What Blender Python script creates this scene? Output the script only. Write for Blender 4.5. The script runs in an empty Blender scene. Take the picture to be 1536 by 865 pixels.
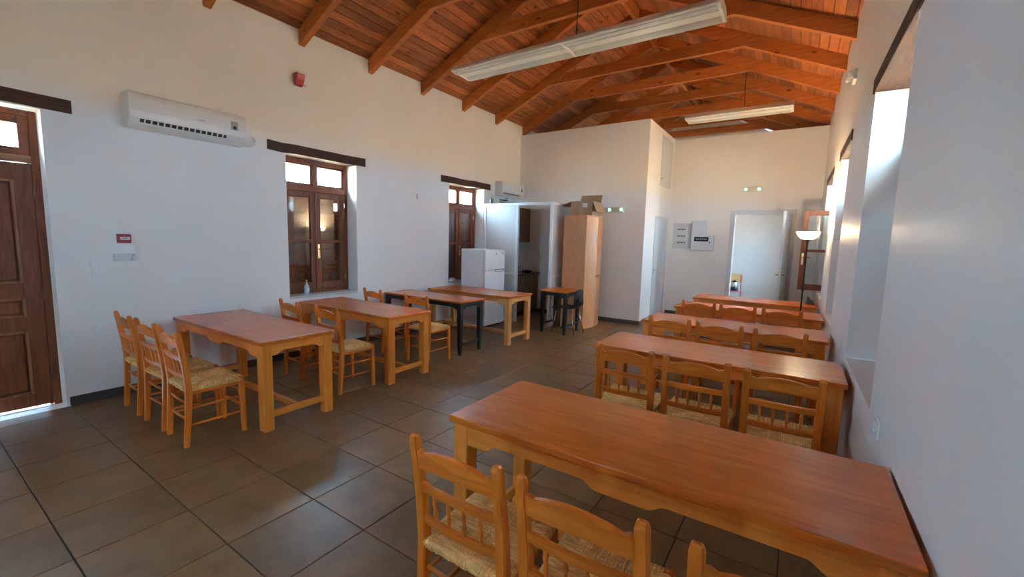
import bpy, bmesh, math, random
from mathutils import Vector, Matrix
random.seed(7)
S = bpy.context.scene
COL = S.collection
PI = math.pi

# ------------------------------------------------------------------ camera
yaw, pitch, roll, F = 0.58608, -0.11235, 0.0267, 644.8
fw = Vector((-math.sin(yaw)*math.cos(pitch), math.cos(yaw)*math.cos(pitch), math.sin(pitch)))
rt = Vector((math.cos(yaw), math.sin(yaw), 0)); up = rt.cross(fw)
r2 = math.cos(roll)*rt + math.sin(roll)*up
u2 = -math.sin(roll)*rt + math.cos(roll)*up
cam = bpy.data.cameras.new('camera'); co = bpy.data.objects.new('camera', cam); COL.objects.link(co)
cam.sensor_fit = 'HORIZONTAL'; cam.sensor_width = 36; cam.lens = 36*F/1536; cam.clip_start = 0.02; cam.clip_end = 300
m = Matrix((( r2.x, u2.x, -fw.x, 0), (r2.y, u2.y, -fw.y, 0), (r2.z, u2.z, -fw.z, 1.6), (0, 0, 0, 1)))
co.matrix_world = m
S.camera = co

# ------------------------------------------------------------------ light
SKY = 2.7
w = bpy.data.worlds.new('sky'); S.world = w; w.use_nodes = True
bg = w.node_tree.nodes['Background']; bg.inputs[0].default_value = (0.46, 0.73, 1.0, 1); bg.inputs[1].default_value = SKY
sun = bpy.data.lights.new('sun', 'SUN'); sun.energy = 8.0; sun.color = (1.0, 0.90, 0.74); sun.angle = 0.009
so = bpy.data.objects.new('sun', sun); COL.objects.link(so); so.rotation_euler = Vector((0.0, -1.0, -1.3)).to_track_quat('-Z', 'Y').to_euler()
S.view_settings.view_transform = 'Standard'; S.view_settings.look = 'None'
S.view_settings.gamma = 1.0; S.view_settings.use_curve_mapping = False
S.view_settings.exposure = 5.25
S.cycles.max_bounces = 14; S.cycles.diffuse_bounces = 8; S.cycles.transparent_max_bounces = 16

def portal(loc, sx, sz, direction):
    l = bpy.data.lights.new('daylight_portal', 'AREA'); l.shape = 'RECTANGLE'; l.size = sx; l.size_y = sz
    l.cycles.is_portal = True
    o = bpy.data.objects.new('daylight_portal', l); COL.objects.link(o); o.location = loc
    o.rotation_euler = Vector(direction).to_track_quat('-Z', 'Z').to_euler()

# ------------------------------------------------------------------ materials
def newmat(name):
    mt = bpy.data.materials.new(name); mt.use_nodes = True
    n = mt.node_tree.nodes; b = n['Principled BSDF']; return mt, n, mt.node_tree.links, b

MATS = {}
def plain(name, col, rough=0.5, metal=0.0, bump=0.0, bscale=60, emit=None, estr=0, var=0.0):
    if name in MATS: return MATS[name]
    mt, n, l, b = newmat(name)
    b.inputs['Base Color'].default_value = (*col, 1); b.inputs['Roughness'].default_value = rough; b.inputs['Metallic'].default_value = metal
    if emit: b.inputs['Emission Color'].default_value = (*emit, 1); b.inputs['Emission Strength'].default_value = estr
    if bump or var:
        tc = n.new('ShaderNodeTexCoord'); nz = n.new('ShaderNodeTexNoise'); nz.inputs['Scale'].default_value = bscale; nz.inputs['Detail'].default_value = 5
        l.new(tc.outputs['Object'], nz.inputs['Vector'])
        if bump:
            bp = n.new('ShaderNodeBump'); bp.inputs['Strength'].default_value = bump; bp.inputs['Distance'].default_value = 0.01
            l.new(nz.outputs['Fac'], bp.inputs['Height']); l.new(bp.outputs['Normal'], b.inputs['Normal'])
        if var:
            hv = n.new('ShaderNodeMixRGB'); hv.inputs[1].default_value = (*[c*(1-var) for c in col], 1); hv.inputs[2].default_value = (*[min(1, c*(1+var)) for c in col], 1)
            l.new(nz.outputs['Fac'], hv.inputs[0]); l.new(hv.outputs[0], b.inputs['Base Color'])
    MATS[name] = mt; return mt

def wood(name, c1, c2, axis='x', rough=0.35, fine=18, knots=False, tint=0.25, bump=0.08, coat=0.0, blotch=0.35):
    key = name+axis
    if key in MATS: return MATS[key]
    mt, n, l, b = newmat(key)
    tc = n.new('ShaderNodeTexCoord'); oi = n.new('ShaderNodeObjectInfo')
    off = n.new('ShaderNodeVectorMath'); off.operation = 'SCALE'; off.inputs[0].default_value = (13.1, 7.7, 9.3)
    l.new(oi.outputs['Random'], off.inputs['Scale'])
    ad = n.new('ShaderNodeVectorMath'); ad.operation = 'ADD'; l.new(tc.outputs['Object'], ad.inputs[0]); l.new(off.outputs[0], ad.inputs[1])
    sc = {'x': (1, 9, 9), 'y': (9, 1, 9), 'z': (9, 9, 1)}[axis]
    mp = n.new('ShaderNodeMapping'); mp.inputs['Scale'].default_value = sc; l.new(ad.outputs[0], mp.inputs['Vector'])
    nz = n.new('ShaderNodeTexNoise'); nz.inputs['Scale'].default_value = fine/9*2; nz.inputs['Detail'].default_value = 7; nz.inputs['Distortion'].default_value = 0.7
    l.new(mp.outputs[0], nz.inputs['Vector'])
    rp = n.new('ShaderNodeValToRGB'); rp.color_ramp.elements[0].position = 0.33; rp.color_ramp.elements[1].position = 0.68
    rp.color_ramp.elements[0].color = (*c1, 1); rp.color_ramp.elements[1].color = (*c2, 1); l.new(nz.outputs['Fac'], rp.inputs[0])
    nb = n.new('ShaderNodeTexNoise'); nb.inputs['Scale'].default_value = 3.2; nb.inputs['Detail'].default_value = 3; l.new(ad.outputs[0], nb.inputs['Vector'])
    hs = n.new('ShaderNodeHueSaturation'); l.new(rp.outputs[0], hs.inputs['Color'])
    # value = 1 + tint*(random-0.5) + blotch*(noise-0.5)
    m1 = n.new('ShaderNodeMath'); m1.operation = 'MULTIPLY_ADD'; l.new(oi.outputs['Random'], m1.inputs[0]); m1.inputs[1].default_value = tint; m1.inputs[2].default_value = 1-tint/2-blotch/2
    m2 = n.new('ShaderNodeMath'); m2.operation = 'MULTIPLY_ADD'; l.new(nb.outputs['Fac'], m2.inputs[0]); m2.inputs[1].default_value = blotch; l.new(m1.outputs[0], m2.inputs[2])
    l.new(m2.outputs[0], hs.inputs['Value'])
    outc = hs.outputs[0]
    if knots:
        ks = {'x': (1, 2.2, 2.2), 'y': (2.2, 1, 2.2), 'z': (2.2, 2.2, 1)}[axis]
        mk = n.new('ShaderNodeMapping'); mk.inputs['Scale'].default_value = ks; l.new(ad.outputs[0], mk.inputs['Vector'])
        vo = n.new('ShaderNodeTexVoronoi'); vo.inputs['Scale'].default_value = 2.6; l.new(mk.outputs[0], vo.inputs['Vector'])
        kr = n.new('ShaderNodeValToRGB'); kr.color_ramp.elements[0].position = 0.05; kr.color_ramp.elements[1].position = 0.13
        kr.color_ramp.elements[0].color = (0.25, 0.2, 0.16, 1); kr.color_ramp.elements[1].color = (1, 1, 1, 1); l.new(vo.outputs['Distance'], kr.inputs[0])
        mx = n.new('ShaderNodeMixRGB'); mx.blend_type = 'MULTIPLY'; mx.inputs[0].default_value = 1; l.new(hs.outputs[0], mx.inputs[1]); l.new(kr.outputs[0], mx.inputs[2]); outc = mx.outputs[0]
    l.new(outc, b.inputs['Base Color'])
    b.inputs['Specular IOR Level'].default_value = 0.38; b.inputs['Roughness'].default_value = rough; b.inputs['Coat Weight'].default_value = coat; b.inputs['Coat Roughness'].default_value = 0.12
    bp = n.new('ShaderNodeBump'); bp.inputs['Strength'].default_value = bump; bp.inputs['Distance'].default_value = 0.004
    l.new(nz.outputs['Fac'], bp.inputs['Height']); l.new(bp.outputs['Normal'], b.inputs['Normal'])
    MATS[key] = mt; return mt

def glassmat():
    if 'glass' in MATS: return MATS['glass']
    mt, n, l, b = newmat('window_glass')
    n.remove(b); out = n['Material Output']
    tr = n.new('ShaderNodeBsdfTransparent'); tr.inputs[0].default_value = (0.93, 0.95, 0.95, 1)
    gl = n.new('ShaderNodeBsdfGlossy'); gl.inputs['Roughness'].default_value = 0.015
    lw = n.new('ShaderNodeLayerWeight'); pw = n.new('ShaderNodeMath'); pw.operation = 'POWER'; pw.inputs[1].default_value = 4.0; l.new(lw.outputs['Facing'], pw.inputs[0])
    fr = n.new('ShaderNodeMath'); fr.operation = 'MULTIPLY_ADD'; fr.inputs[1].default_value = 0.85; fr.inputs[2].default_value = 0.08; l.new(pw.outputs[0], fr.inputs[0])
    mx = n.new('ShaderNodeMixShader'); l.new(fr.outputs[0], mx.inputs[0]); l.new(tr.outputs[0], mx.inputs[1]); l.new(gl.outputs[0], mx.inputs[2])
    l.new(mx.outputs[0], out.inputs['Surface']); MATS['glass'] = mt; return mt

def plastermat():
    mt, n, l, b = newmat('white_plaster')
    tc = n.new('ShaderNodeTexCoord')
    n1 = n.new('ShaderNodeTexNoise'); n1.inputs['Scale'].default_value = 1.3; n1.inputs['Detail'].default_value = 4; l.new(tc.outputs['Object'], n1.inputs['Vector'])
    n2 = n.new('ShaderNodeTexNoise'); n2.inputs['Scale'].default_value = 45; n2.inputs['Detail'].default_value = 4; l.new(tc.outputs['Object'], n2.inputs['Vector'])
    rp = n.new('ShaderNodeValToRGB'); rp.color_ramp.elements[0].color = (0.77, 0.74, 0.70, 1); rp.color_ramp.elements[1].color = (0.84, 0.81, 0.77, 1); l.new(n1.outputs['Fac'], rp.inputs[0])
    l.new(rp.outputs[0], b.inputs['Base Color']); b.inputs['Roughness'].default_value = 0.42
    b1 = n.new('ShaderNodeBump'); b1.inputs['Strength'].default_value = 0.35; b1.inputs['Distance'].default_value = 0.03; l.new(n1.outputs['Fac'], b1.inputs['Height'])
    b2 = n.new('ShaderNodeBump'); b2.inputs['Strength'].default_value = 0.12; b2.inputs['Distance'].default_value = 0.003; l.new(n2.outputs['Fac'], b2.inputs['Height']); l.new(b1.outputs[0], b2.inputs['Normal'])
    l.new(b2.outputs[0], b.inputs['Normal']); return mt

def tilemat():
    mt, n, l, b = newmat('slate_tile')
    tc = n.new('ShaderNodeTexCoord'); oi = n.new('ShaderNodeObjectInfo')
    sc = n.new('ShaderNodeVectorMath'); sc.operation = 'SCALE'; sc.inputs[0].default_value = (31, 17, 5); l.new(oi.outputs['Random'], sc.inputs['Scale'])
    ad = n.new('ShaderNodeVectorMath'); ad.operation = 'ADD'; l.new(tc.outputs['Object'], ad.inputs[0]); l.new(sc.outputs[0], ad.inputs[1])
    n1 = n.new('ShaderNodeTexNoise'); n1.inputs['Scale'].default_value = 5; n1.inputs['Detail'].default_value = 8; n1.inputs['Roughness'].default_value = 0.65; l.new(ad.outputs[0], n1.inputs['Vector'])
    rp = n.new('ShaderNodeValToRGB'); rp.color_ramp.elements[0].position = 0.3; rp.color_ramp.elements[1].position = 0.75
    rp.color_ramp.elements[0].color = (0.175, 0.086, 0.032, 1); rp.color_ramp.elements[1].color = (0.29, 0.155, 0.066, 1); l.new(n1.outputs['Fac'], rp.inputs[0])
    hs = n.new('ShaderNodeHueSaturation'); l.new(rp.outputs[0], hs.inputs['Color'])
    m1 = n.new('ShaderNodeMath'); m1.operation = 'MULTIPLY_ADD'; m1.inputs[1].default_value = 0.22; m1.inputs[2].default_value = 0.89; l.new(oi.outputs['Random'], m1.inputs[0]); l.new(m1.outputs[0], hs.inputs['Value'])
    l.new(hs.outputs[0], b.inputs['Base Color']); b.inputs['Specular IOR Level'].default_value = 0.26
    rr = n.new('ShaderNodeMapRange'); rr.inputs['To Min'].default_value = 0.28; rr.inputs['To Max'].default_value = 0.46; l.new(n1.outputs['Fac'], rr.inputs['Value']); l.new(rr.outputs[0], b.inputs['Roughness'])
    bp = n.new('ShaderNodeBump'); bp.inputs['Strength'].default_value = 0.12; bp.inputs['Distance'].default_value = 0.004; l.new(n1.outputs['Fac'], bp.inputs['Height']); l.new(bp.outputs[0], b.inputs['Normal'])
    return mt

PLASTER = plastermat(); TILE = tilemat(); GLASS = glassmat()
def TOPW(a): return wood('table_top_wood', (0.57, 0.128, 0.011), (0.71, 0.185, 0.019), a, rough=0.27, fine=14, coat=0.18, tint=0.1, bump=0.008)
def LEGW(a): return wood('table_leg_wood', (0.68, 0.195, 0.022), (0.82, 0.280, 0.042), a, rough=0.38, tint=0.12)
def PALEW(a): return wood('pale_table_wood', (0.68, 0.28, 0.075), (0.78, 0.36, 0.115), a, rough=0.35, tint=0.1)
def CHAIRW(a): return wood('chair_wood', (0.58, 0.135, 0.011), (0.78, 0.215, 0.024), a, rough=0.34, tint=0.2, coat=0.0)
def DARKW(a): return wood('window_wood', (0.15, 0.038, 0.012), (0.25, 0.073, 0.025), a, rough=0.48, tint=0.2)
def LINTW(a): return wood('lintel_wood', (0.045, 0.018, 0.010), (0.09, 0.038, 0.020), a, rough=0.75, tint=0.2, bump=0.3)
def RAFTW(a): return wood('rafter_wood', (0.43, 0.120, 0.022), (0.58, 0.190, 0.044), a, rough=0.42, tint=0.3, knots=True)
def BOARDW(a): return wood('roof_board_wood', (0.32, 0.088, 0.022), (0.50, 0.170, 0.052), a, rough=0.45, tint=0.75, knots=True)
def BEECH(a): return wood('beech_veneer', (0.64, 0.30, 0.125), (0.72, 0.37, 0.175), a, rough=0.38, tint=0.04, fine=26, bump=0.02, blotch=0.12)
def KITW(a): return wood('kitchen_laminate', (0.17, 0.095, 0.05), (0.25, 0.15, 0.085), a, rough=0.4, tint=0.05)
WHITE = plain('white_plastic', (0.80, 0.79, 0.76), 0.35)
WMETAL = plain('white_metal', (0.64, 0.65, 0.64), 0.35)
ALU = plain('white_aluminium', (0.84, 0.84, 0.83), 0.35)
GREYD = plain('grey_door_paint', (0.62, 0.64, 0.65), 0.35)
CHROME = plain('brushed_steel', (0.62, 0.60, 0.56), 0.25, 1.0)
BRASS = plain('brass', (0.70, 0.56, 0.34), 0.25, 1.0)
BLACK = plain('black_lacquer', (0.008, 0.008, 0.008), 0.5)
BLACKP = plain('black_plastic', (0.010, 0.010, 0.011), 0.42)
RED = plain('red_plastic', (0.36, 0.018, 0.022), 0.35)
DARKGLASS = plain('dark_window', (0.02, 0.022, 0.025), 0.12)
GREEN = plain('green_led', (0.1, 0.6, 0.25), 0.3, emit=(0.3, 1.0, 0.5), estr=0.07)
CARD = plain('cardboard', (0.40, 0.255, 0.14), 0.75, var=0.12, bscale=9)
SKIRT = plain('skirting_tile', (0.075, 0.064, 0.054), 0.35, var=0.2, bscale=7)
GROUT = plain('grout', (0.028, 0.024, 0.020), 0.85)
RUSH = wood('rush_strand', (0.62, 0.29, 0.065), (0.97, 0.62, 0.24), 'x', rough=0.6, fine=60, tint=0.1, blotch=0.7)

# ------------------------------------------------------------------ mesh helpers
class MB:
    def __init__(s): s.bm = bmesh.new()
    def box(s, x0, x1, y0, y1, z0, z1, bev=0.0, seg=1):
        v = [s.bm.verts.new(p) for p in ((x0,y0,z0),(x1,y0,z0),(x1,y1,z0),(x0,y1,z0),(x0,y0,z1),(x1,y0,z1),(x1,y1,z1),(x0,y1,z1))]
        fs = [s.bm.faces.new([v[i] for i in q]) for q in ((3,2,1,0),(4,5,6,7),(0,1,5,4),(1,2,6,5),(2,3,7,6),(3,0,4,7))]
        if bev:
            es = set(e for f in fs for e in f.edges)
            bmesh.ops.bevel(s.bm, geom=list(es), offset=bev, segments=seg, profile=0.6, affect='EDGES')
        return s
    def prism(s, pts, a0, a1, axis='y', bev=0.0, seg=1):
        """extrude polygon pts (two coords) along axis; x:(y,z) y:(x,z) z:(x,y)"""
        def P(p, a): return {'x': (a, p[0], p[1]), 'y': (p[0], a, p[1]), 'z': (p[0], p[1], a)}[axis]
        A = [s.bm.verts.new(P(p, a0)) for p in pts]; B = [s.bm.verts.new(P(p, a1)) for p in pts]
        n = len(pts); fs = [s.bm.faces.new(A), s.bm.faces.new(B[::-1])]
        for i in range(n): fs.append(s.bm.faces.new((A[i], B[i], B[(i+1) % n], A[(i+1) % n])))
        bmesh.ops.recalc_face_normals(s.bm, faces=fs)
        if bev:
            es = set(e for f in fs[:2] for e in f.edges)
            bmesh.ops.bevel(s.bm, geom=list(es), offset=bev, segments=seg, profile=0.6, affect='EDGES')
        return s
    def loft(s, rings, cap=True):
        R = [[s.bm.verts.new(p) for p in r] for r in rings]; n = len(R[0]); fs = []
        for a, b in zip(R, R[1:]):
            for i in range(n): fs.append(s.bm.faces.new((a[i], a[(i+1) % n], b[(i+1) % n], b[i])))
        if cap: fs.append(s.bm.faces.new(R[0][::-1])); fs.append(s.bm.faces.new(R[-1]))
        bmesh.ops.recalc_face_normals(s.bm, faces=fs); return s
    def tube(s, pts, r, n=8, cap=True):
        pts = [Vector(p) for p in pts]; rs = r if isinstance(r, (list, tuple)) else [r]*len(pts); rings = []
        ref = Vector((0, 0, 1)) if abs((pts[-1]-pts[0]).normalized().z) < 0.9 else Vector((1, 0, 0))
        for i, p in enumerate(pts):
            d = (pts[min(i+1, len(pts)-1)]-pts[max(i-1, 0)]).normalized()
            a = d.cross(ref).normalized(); b = d.cross(a).normalized()
            rings.append([p + rs[i]*(math.cos(t)*a + math.sin(t)*b) for t in [2*PI*k/n for k in range(n)]])
        return s.loft(rings, cap)
    def lathe(s, prof, c=(0, 0, 0), n=16, cap=True):
        rings = [[(c[0]+r*math.cos(2*PI*k/n), c[1]+r*math.sin(2*PI*k/n), c[2]+z) for k in range(n)] for r, z in prof]
        return s.loft(rings, cap)
    def quad(s, *p):
        s.bm.faces.new([s.bm.verts.new(q) for q in p]); return s
    def build(s, name, mat, parent=None, smooth=False, loc=None):
        me = bpy.data.meshes.new(name); s.bm.normal_update(); s.bm.to_mesh(me); s.bm.free()
        if smooth:
            for p in me.polygons: p.use_smooth = True
        if mat: me.materials.append(mat)
        o = bpy.data.objects.new(name, me); COL.objects.link(o)
        if parent: o.parent = parent
        if loc: o.location = loc
        return o

def tag(o, label, cat=None, group=None, kind=None):
    o['label'] = label
    if cat: o['category'] = cat
    if group: o['group'] = group
    if kind: o['kind'] = kind
    return o
def thing(name, label, cat, loc=(0, 0, 0), rz=0, group=None):
    o = bpy.data.objects.new(name, None); COL.objects.link(o); o.location = loc; o.rotation_euler = (0, 0, rz); o.empty_display_size = 0.1
    return tag(o, label, cat, group)
def struct(o, label): o['kind'] = 'structure'; o['label'] = label; return o
def sempty(name, label, loc=(0, 0, 0), rz=0):
    o = bpy.data.objects.new(name, None); COL.objects.link(o); o.location = loc; o.rotation_euler = (0, 0, rz); return struct(o, label)
def copy_tree(o, parent=None):
    c = o.copy(); COL.objects.link(c); c.parent = parent
    for ch in list(o.children): copy_tree(ch, c)
    return c
def inst(mesh, name, parent, loc=(0, 0, 0), rz=0.0):
    o = bpy.data.objects.new(name, mesh); COL.objects.link(o); o.parent = parent; o.location = loc; o.rotation_euler = (0, 0, rz); return o

# ------------------------------------------------------------------ room dimensions
XL = -5.38; YP = 8.30; XS = -2.51; YF = 10.20; YR = -3.6; YG = 13.6
def xr(y): return 0.395 - 0.0115*y          # the right wall runs very slightly askew
EAVE = 4.12; SL = 0.455; XM = -2.54
def zr(x): return EAVE + SL*((x-XL) if x < XM else (2*XM-XL-x))   # underside of the roof boards
RIDGE = zr(XM)

def wall_grid(mb, a0, a1, z0, z1, d0, d1, opens, P):
    """wall slab in (a,z) with openings, depth d0 (room face) to d1; P maps (a,d,z) to a point"""
    A = sorted(set([a0, a1]+[v for o in opens for v in o[:2]])); Z = sorted(set([z0, z1]+[v for o in opens for v in o[2:]]))
    solid = lambda i, j: 0 <= i < len(A)-1 and 0 <= j < len(Z)-1 and not any(o[0] <= A[i] < o[1] and o[2] <= Z[j] < o[3] for o in opens)
    cache = {}
    def V(a, d, z):
        k = (a, d, z)
        if k not in cache: cache[k] = mb.bm.verts.new(P(a, d, z))
        return cache[k]
    fs = []
    for i in range(len(A)-1):
        for j in range(len(Z)-1):
            if not solid(i, j): continue
            x0, x1, y0, y1 = A[i], A[i+1], Z[j], Z[j+1]
            fs.append([V(x0,d0,y0),V(x1,d0,y0),V(x1,d0,y1),V(x0,d0,y1)]); fs.append([V(x0,d1,y0),V(x0,d1,y1),V(x1,d1,y1),V(x1,d1,y0)])
            if not solid(i-1, j): fs.append([V(x0,d0,y0),V(x0,d0,y1),V(x0,d1,y1),V(x0,d1,y0)])
            if not solid(i+1, j): fs.append([V(x1,d0,y0),V(x1,d1,y0),V(x1,d1,y1),V(x1,d0,y1)])
            if not solid(i, j-1): fs.append([V(x0,d0,y0),V(x0,d1,y0),V(x1,d1,y0),V(x1,d0,y0)])
            if not solid(i, j+1): fs.append([V(x0,d0,y1),V(x1,d0,y1),V(x1,d1,y1),V(x0,d1,y1)])
    F = [mb.bm.faces.new(f) for f in fs]
    bmesh.ops.recalc_face_normals(mb.bm, faces=F)

# openings: (y0,y1,z0,z1)
L_DOOR = (-0.13, 0.90, 0.0, 2.58); L_W1 = (2.97, 3.99, 0.80, 2.60); L_W2 = (5.96, 6.99, 0.79, 2.60); L_W0 = (-2.75, -1.70, 0.80, 2.60)
R_W1 = (2.78, 4.03, 0.79, 2.70); R_W2 = (5.55, 6.55, 0.79, 2.66); R_W3 = (7.76, 8.95, 0.84, 2.64); R_W0 = (-0.75, 0.30, 0.80, 2.62); R_W4 = (11.0, 12.2, 1.15, 2.6)
TH = 0.40
mb = MB(); wall_grid(mb, YR-0.5, YG+0.4, -0.1, EAVE-0.005, XL, XL-TH, [L_DOOR, L_W0, L_W1, L_W2], lambda a, d, z: (d, a, z))
struct(mb.build('wall_left', PLASTER), 'long white plastered wall with a panelled door and deep shuttered windows')
mb = MB(); wall_grid(mb, YR-0.5, YG+0.4, -0.1, EAVE-0.005, 0, TH, [R_W0, R_W1, R_W2, R_W3, R_W4], lambda a, d, z: (xr(a)+d, a, z))
struct(mb.build('wall_right', PLASTER), 'long white plastered wall with deep window niches beside the row of tables')
# rear and far gable walls, with a glazed opening added in the rear one for fill light
mb = MB(); wall_grid(mb, XL+0.001, xr(YR)-0.001, -0.1, EAVE-0.01, YR, YR-0.4, [(-2.8, -2.0, 1.1, 2.6)], lambda a, d, z: (a, d, z))
mb.prism([(XL, EAVE-0.01), (xr(YR), EAVE-0.01), (XM, RIDGE-0.01)], YR-0.4, YR, 'y')
struct(mb.build('wall_rear', PLASTER), 'white gable wall with an added fill-light window at the near end of the hall')
mb = MB(); mb.prism([(XL+0.001, -0.1), (xr(YG)-0.001, -0.1), (xr(YG)-0.001, EAVE-0.01), (XM, RIDGE-0.01), (XL+0.001, EAVE-0.01)], YG, YG+0.3, 'y')
struct(mb.build('wall_gable', PLASTER), 'white gable wall of the far room seen through the doorway')
# partition block
mb = MB(); wall_grid(mb, XL+0.002, XS, 0.0, 3.91, YP, YP+0.12, [], lambda a, d, z: (a, d, z))
struct(mb.build('wall_partition', PLASTER), 'white partition wall behind the wardrobe and kitchenette')
mb = MB(); wall_grid(mb, YP+0.12, YF, 0.0, 3.91, XS, XS-0.12, [(8.99, 9.98, 0.0, 2.17), (9.19, 9.98, 2.80, 3.81)], lambda a, d, z: (d, a, z))
struct(mb.build('wall_side', PLASTER), 'narrow white return wall with a flush door and a high hatch')
DX0, DX1, DZ = -1.22, -0.17, 2.28
mb = MB(); wall_grid(mb, XS-0.12, xr(YF)-0.002, 0.0, 3.89, YF, YF+0.12, [(DX0, DX1, 0.0, DZ)], lambda a, d, z: (a, d, z))
struct(mb.build('wall_far', PLASTER), 'white end wall with an open doorway and electrical cabinets')

# ------------------------------------------------------------------ floor
T0 = 0.475; OX, OY = -2.81, 0.921
fl = MB().box(XL-0.6, 1.2, YR-0.5, YG+0.4, -0.14, -0.008).build('floor', GROUT); struct(fl, 'dark brown slate-look tiled floor')
fl.location = (0, 0, 0)
tile_me = None
def tile_mesh(x0, x1, y0, y1):
    g = 0.003
    return MB().box(x0+g, x1-g, y0+g, y1-g, -0.02, 0.0, bev=0.002)
cells = []
for i in range(-6, 9):
    for j in range(-10, 28):
        x0, x1 = OX+i*T0, OX+(i+1)*T0; y0, y1 = OY+j*T0, OY+(j+1)*T0
        lim = xr((y0+y1)/2)-0.001; x0c, x1c = max(x0, XL), min(x1, lim); y0c, y1c = max(y0, YR), min(y1, YG)
        if x1c-x0c < 0.02 or y1c-y0c < 0.02: continue
        cells.append((x0c, x1c, y0c, y1c, abs(x1c-x0c-T0) < 1e-4 and abs(y1c-y0c-T0) < 1e-4))
full = None; rest = MB(); cnt = 0
for (x0, x1, y0, y1, isfull) in cells:
    vis = y0 > -0.1 and (y1 < YP+0.3 or (x1 > XS and y1 < YF+0.3)) and cnt < 300
    if vis:
        cnt += 1
        if isfull:
            cx, cy = (x0+x1)/2, (y0+y1)/2
            if full is None:
                full = MB().box(-T0/2+0.003, T0/2-0.003, -T0/2+0.003, T0/2-0.003, -0.02, 0, bev=0.002).build('floor_tile', TILE, fl, loc=(cx, cy, 0))
            else: inst(full.data, 'floor_tile', fl, (cx, cy, 0))
        else: tile_mesh(x0, x1, y0, y1).build('floor_tile', TILE, fl)
    else: rest.box(x0+0.003, x1-0.003, y0+0.003, y1-0.003, -0.02, 0.0)
ro = rest.build('floor_tiles_remaining', TILE, fl); ro['kind'] = 'stuff'

def skirt(name, x0, x1, y0, y1, label): struct(MB().box(x0, x1, y0, y1, 0.0, 0.085, bev=0.002).build(name, SKIRT), label)
skirt('baseboard_left', XL+0.0005, XL+0.012, 0.92, YP-0.001, 'dark tile skirting along the left wall')
skirt('baseboard_partition', XL+0.012, XS+0.012, YP-0.012, YP-0.0005, 'dark tile skirting along the partition wall')
skirt('baseboard_side', XS+0.0005, XS+0.012, YP, 8.93, 'dark tile skirting on the narrow return wall')
skirt('baseboard_far', XS+0.012, DX0-0.07, YF-0.012, YF-0.0005, 'dark tile skirting along the end wall')
bm_ = MB(); bm_.prism([(xr(-3.5)-0.012, -3.5), (xr(-3.5)-0.0005, -3.5), (xr(10.1)-0.0005, 10.1), (xr(10.1)-0.012, 10.1)], 0.0, 0.085, 'z')
struct(bm_.build('baseboard_right', SKIRT), 'dark tile skirting along the right wall')

# ------------------------------------------------------------------ roof
ang = math.atan(SL); cs, sn = math.cos(ang), math.sin(ang)
ROOF_X0, ROOF_X1 = XL-0.75, 2*XM-XL+0.75
dk = MB(); pts = [(ROOF_X0, zr(XL)-SL*0.75+0.03), (XM, RIDGE+0.03), (ROOF_X1, zr(XL)-SL*0.75+0.03), (ROOF_X1, zr(XL)-SL*0.75+0.11), (XM, RIDGE+0.11), (ROOF_X0, zr(XL)-SL*0.75+0.11)]
dk.prism(pts, YR-0.7, YG+0.6, 'y')
ceil = struct(dk.build('ceiling', plain('roof_deck', (0.05, 0.022, 0.010), 0.8)), 'open pitched timber roof with exposed rafters and pine boards')
BW = 0.116; SLEN = (XM-XL)/cs
nb = int(SLEN/BW)+1
for side in (0, 1):
    for k in range(-1, nb):
        s0, s1 = k*BW+0.0045, min((k+1)*BW-0.0045, SLEN-0.001)
        if s1-s0 < 0.02: continue
        yy = [YR-0.5]; y = random.choice([1.15, 2.18, 3.22, 4.26])
        while y < YG: yy.append(y); y += 1.035*random.choice([2, 3, 3, 4])
        yy.append(YG+0.3)
        for ya, yb in zip(yy, yy[1:]):
            if yb-ya < 0.1: continue
            q = []
            for (s, h) in ((s0, 0), (s1, 0), (s1, 0.022), (s0, 0.022)):
                x = XL + s*cs - h*sn; z = EAVE + s*sn + h*cs
                q.append((x if side == 0 else 2*XM-x, z))
            L = yb-ya
            b_ = MB(); b_.prism(q, -L/2+0.001, L/2-0.001, 'y')
            b_.build('roof_board', BOARDW('y'), ceil, loc=(0, (ya+yb)/2, 0))
RY = [3.22+1.035*k for k in range(-6, 10)]
raf = [None, None]; tie = None
for y in RY:
    for side in (0, 1):
        if raf[side] is None:
            fx = (lambda x: x) if side == 0 else (lambda x: 2*XM-x)
            D = 0.19
            p = [(fx(XL-0.15), zr(XL)-SL*0.15-D), (fx(XM), RIDGE-D), (fx(XM), RIDGE-0.001), (fx(XL-0.15), zr(XL)-SL*0.15-0.001)]
            raf[side] = MB().prism(p, -0.04, 0.04, 'y', bev=0.004).build('rafter', RAFTW('x'), ceil, loc=(0, y, 0))
        else: inst(raf[side].data, 'rafter', ceil, (0, y, 0))
    zt = 4.49
    if tie is None:
        e0 = XL+(zt-3.93)/SL; e1 = XL+(zt+0.17-3.93)/SL
        p = [(e0-0.02, zt), (2*XM-e0+0.02, zt), (2*XM-e1+0.02, zt+0.17), (e1-0.02, zt+0.17)]
        tie = MB().prism(p, -0.034, 0.034, 'y', bev=0.004).build('tie_beam', RAFTW('x'), ceil, loc=(0, y, 0))
    else: inst(tie.data, 'tie_beam', ceil, (0, y, 0))
MB().box(XM-0.03, XM+0.03, YR, YG, RIDGE-0.21, RIDGE-0.03, bev=0.003).build('ridge_beam', RAFTW('y'), ceil)

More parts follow.
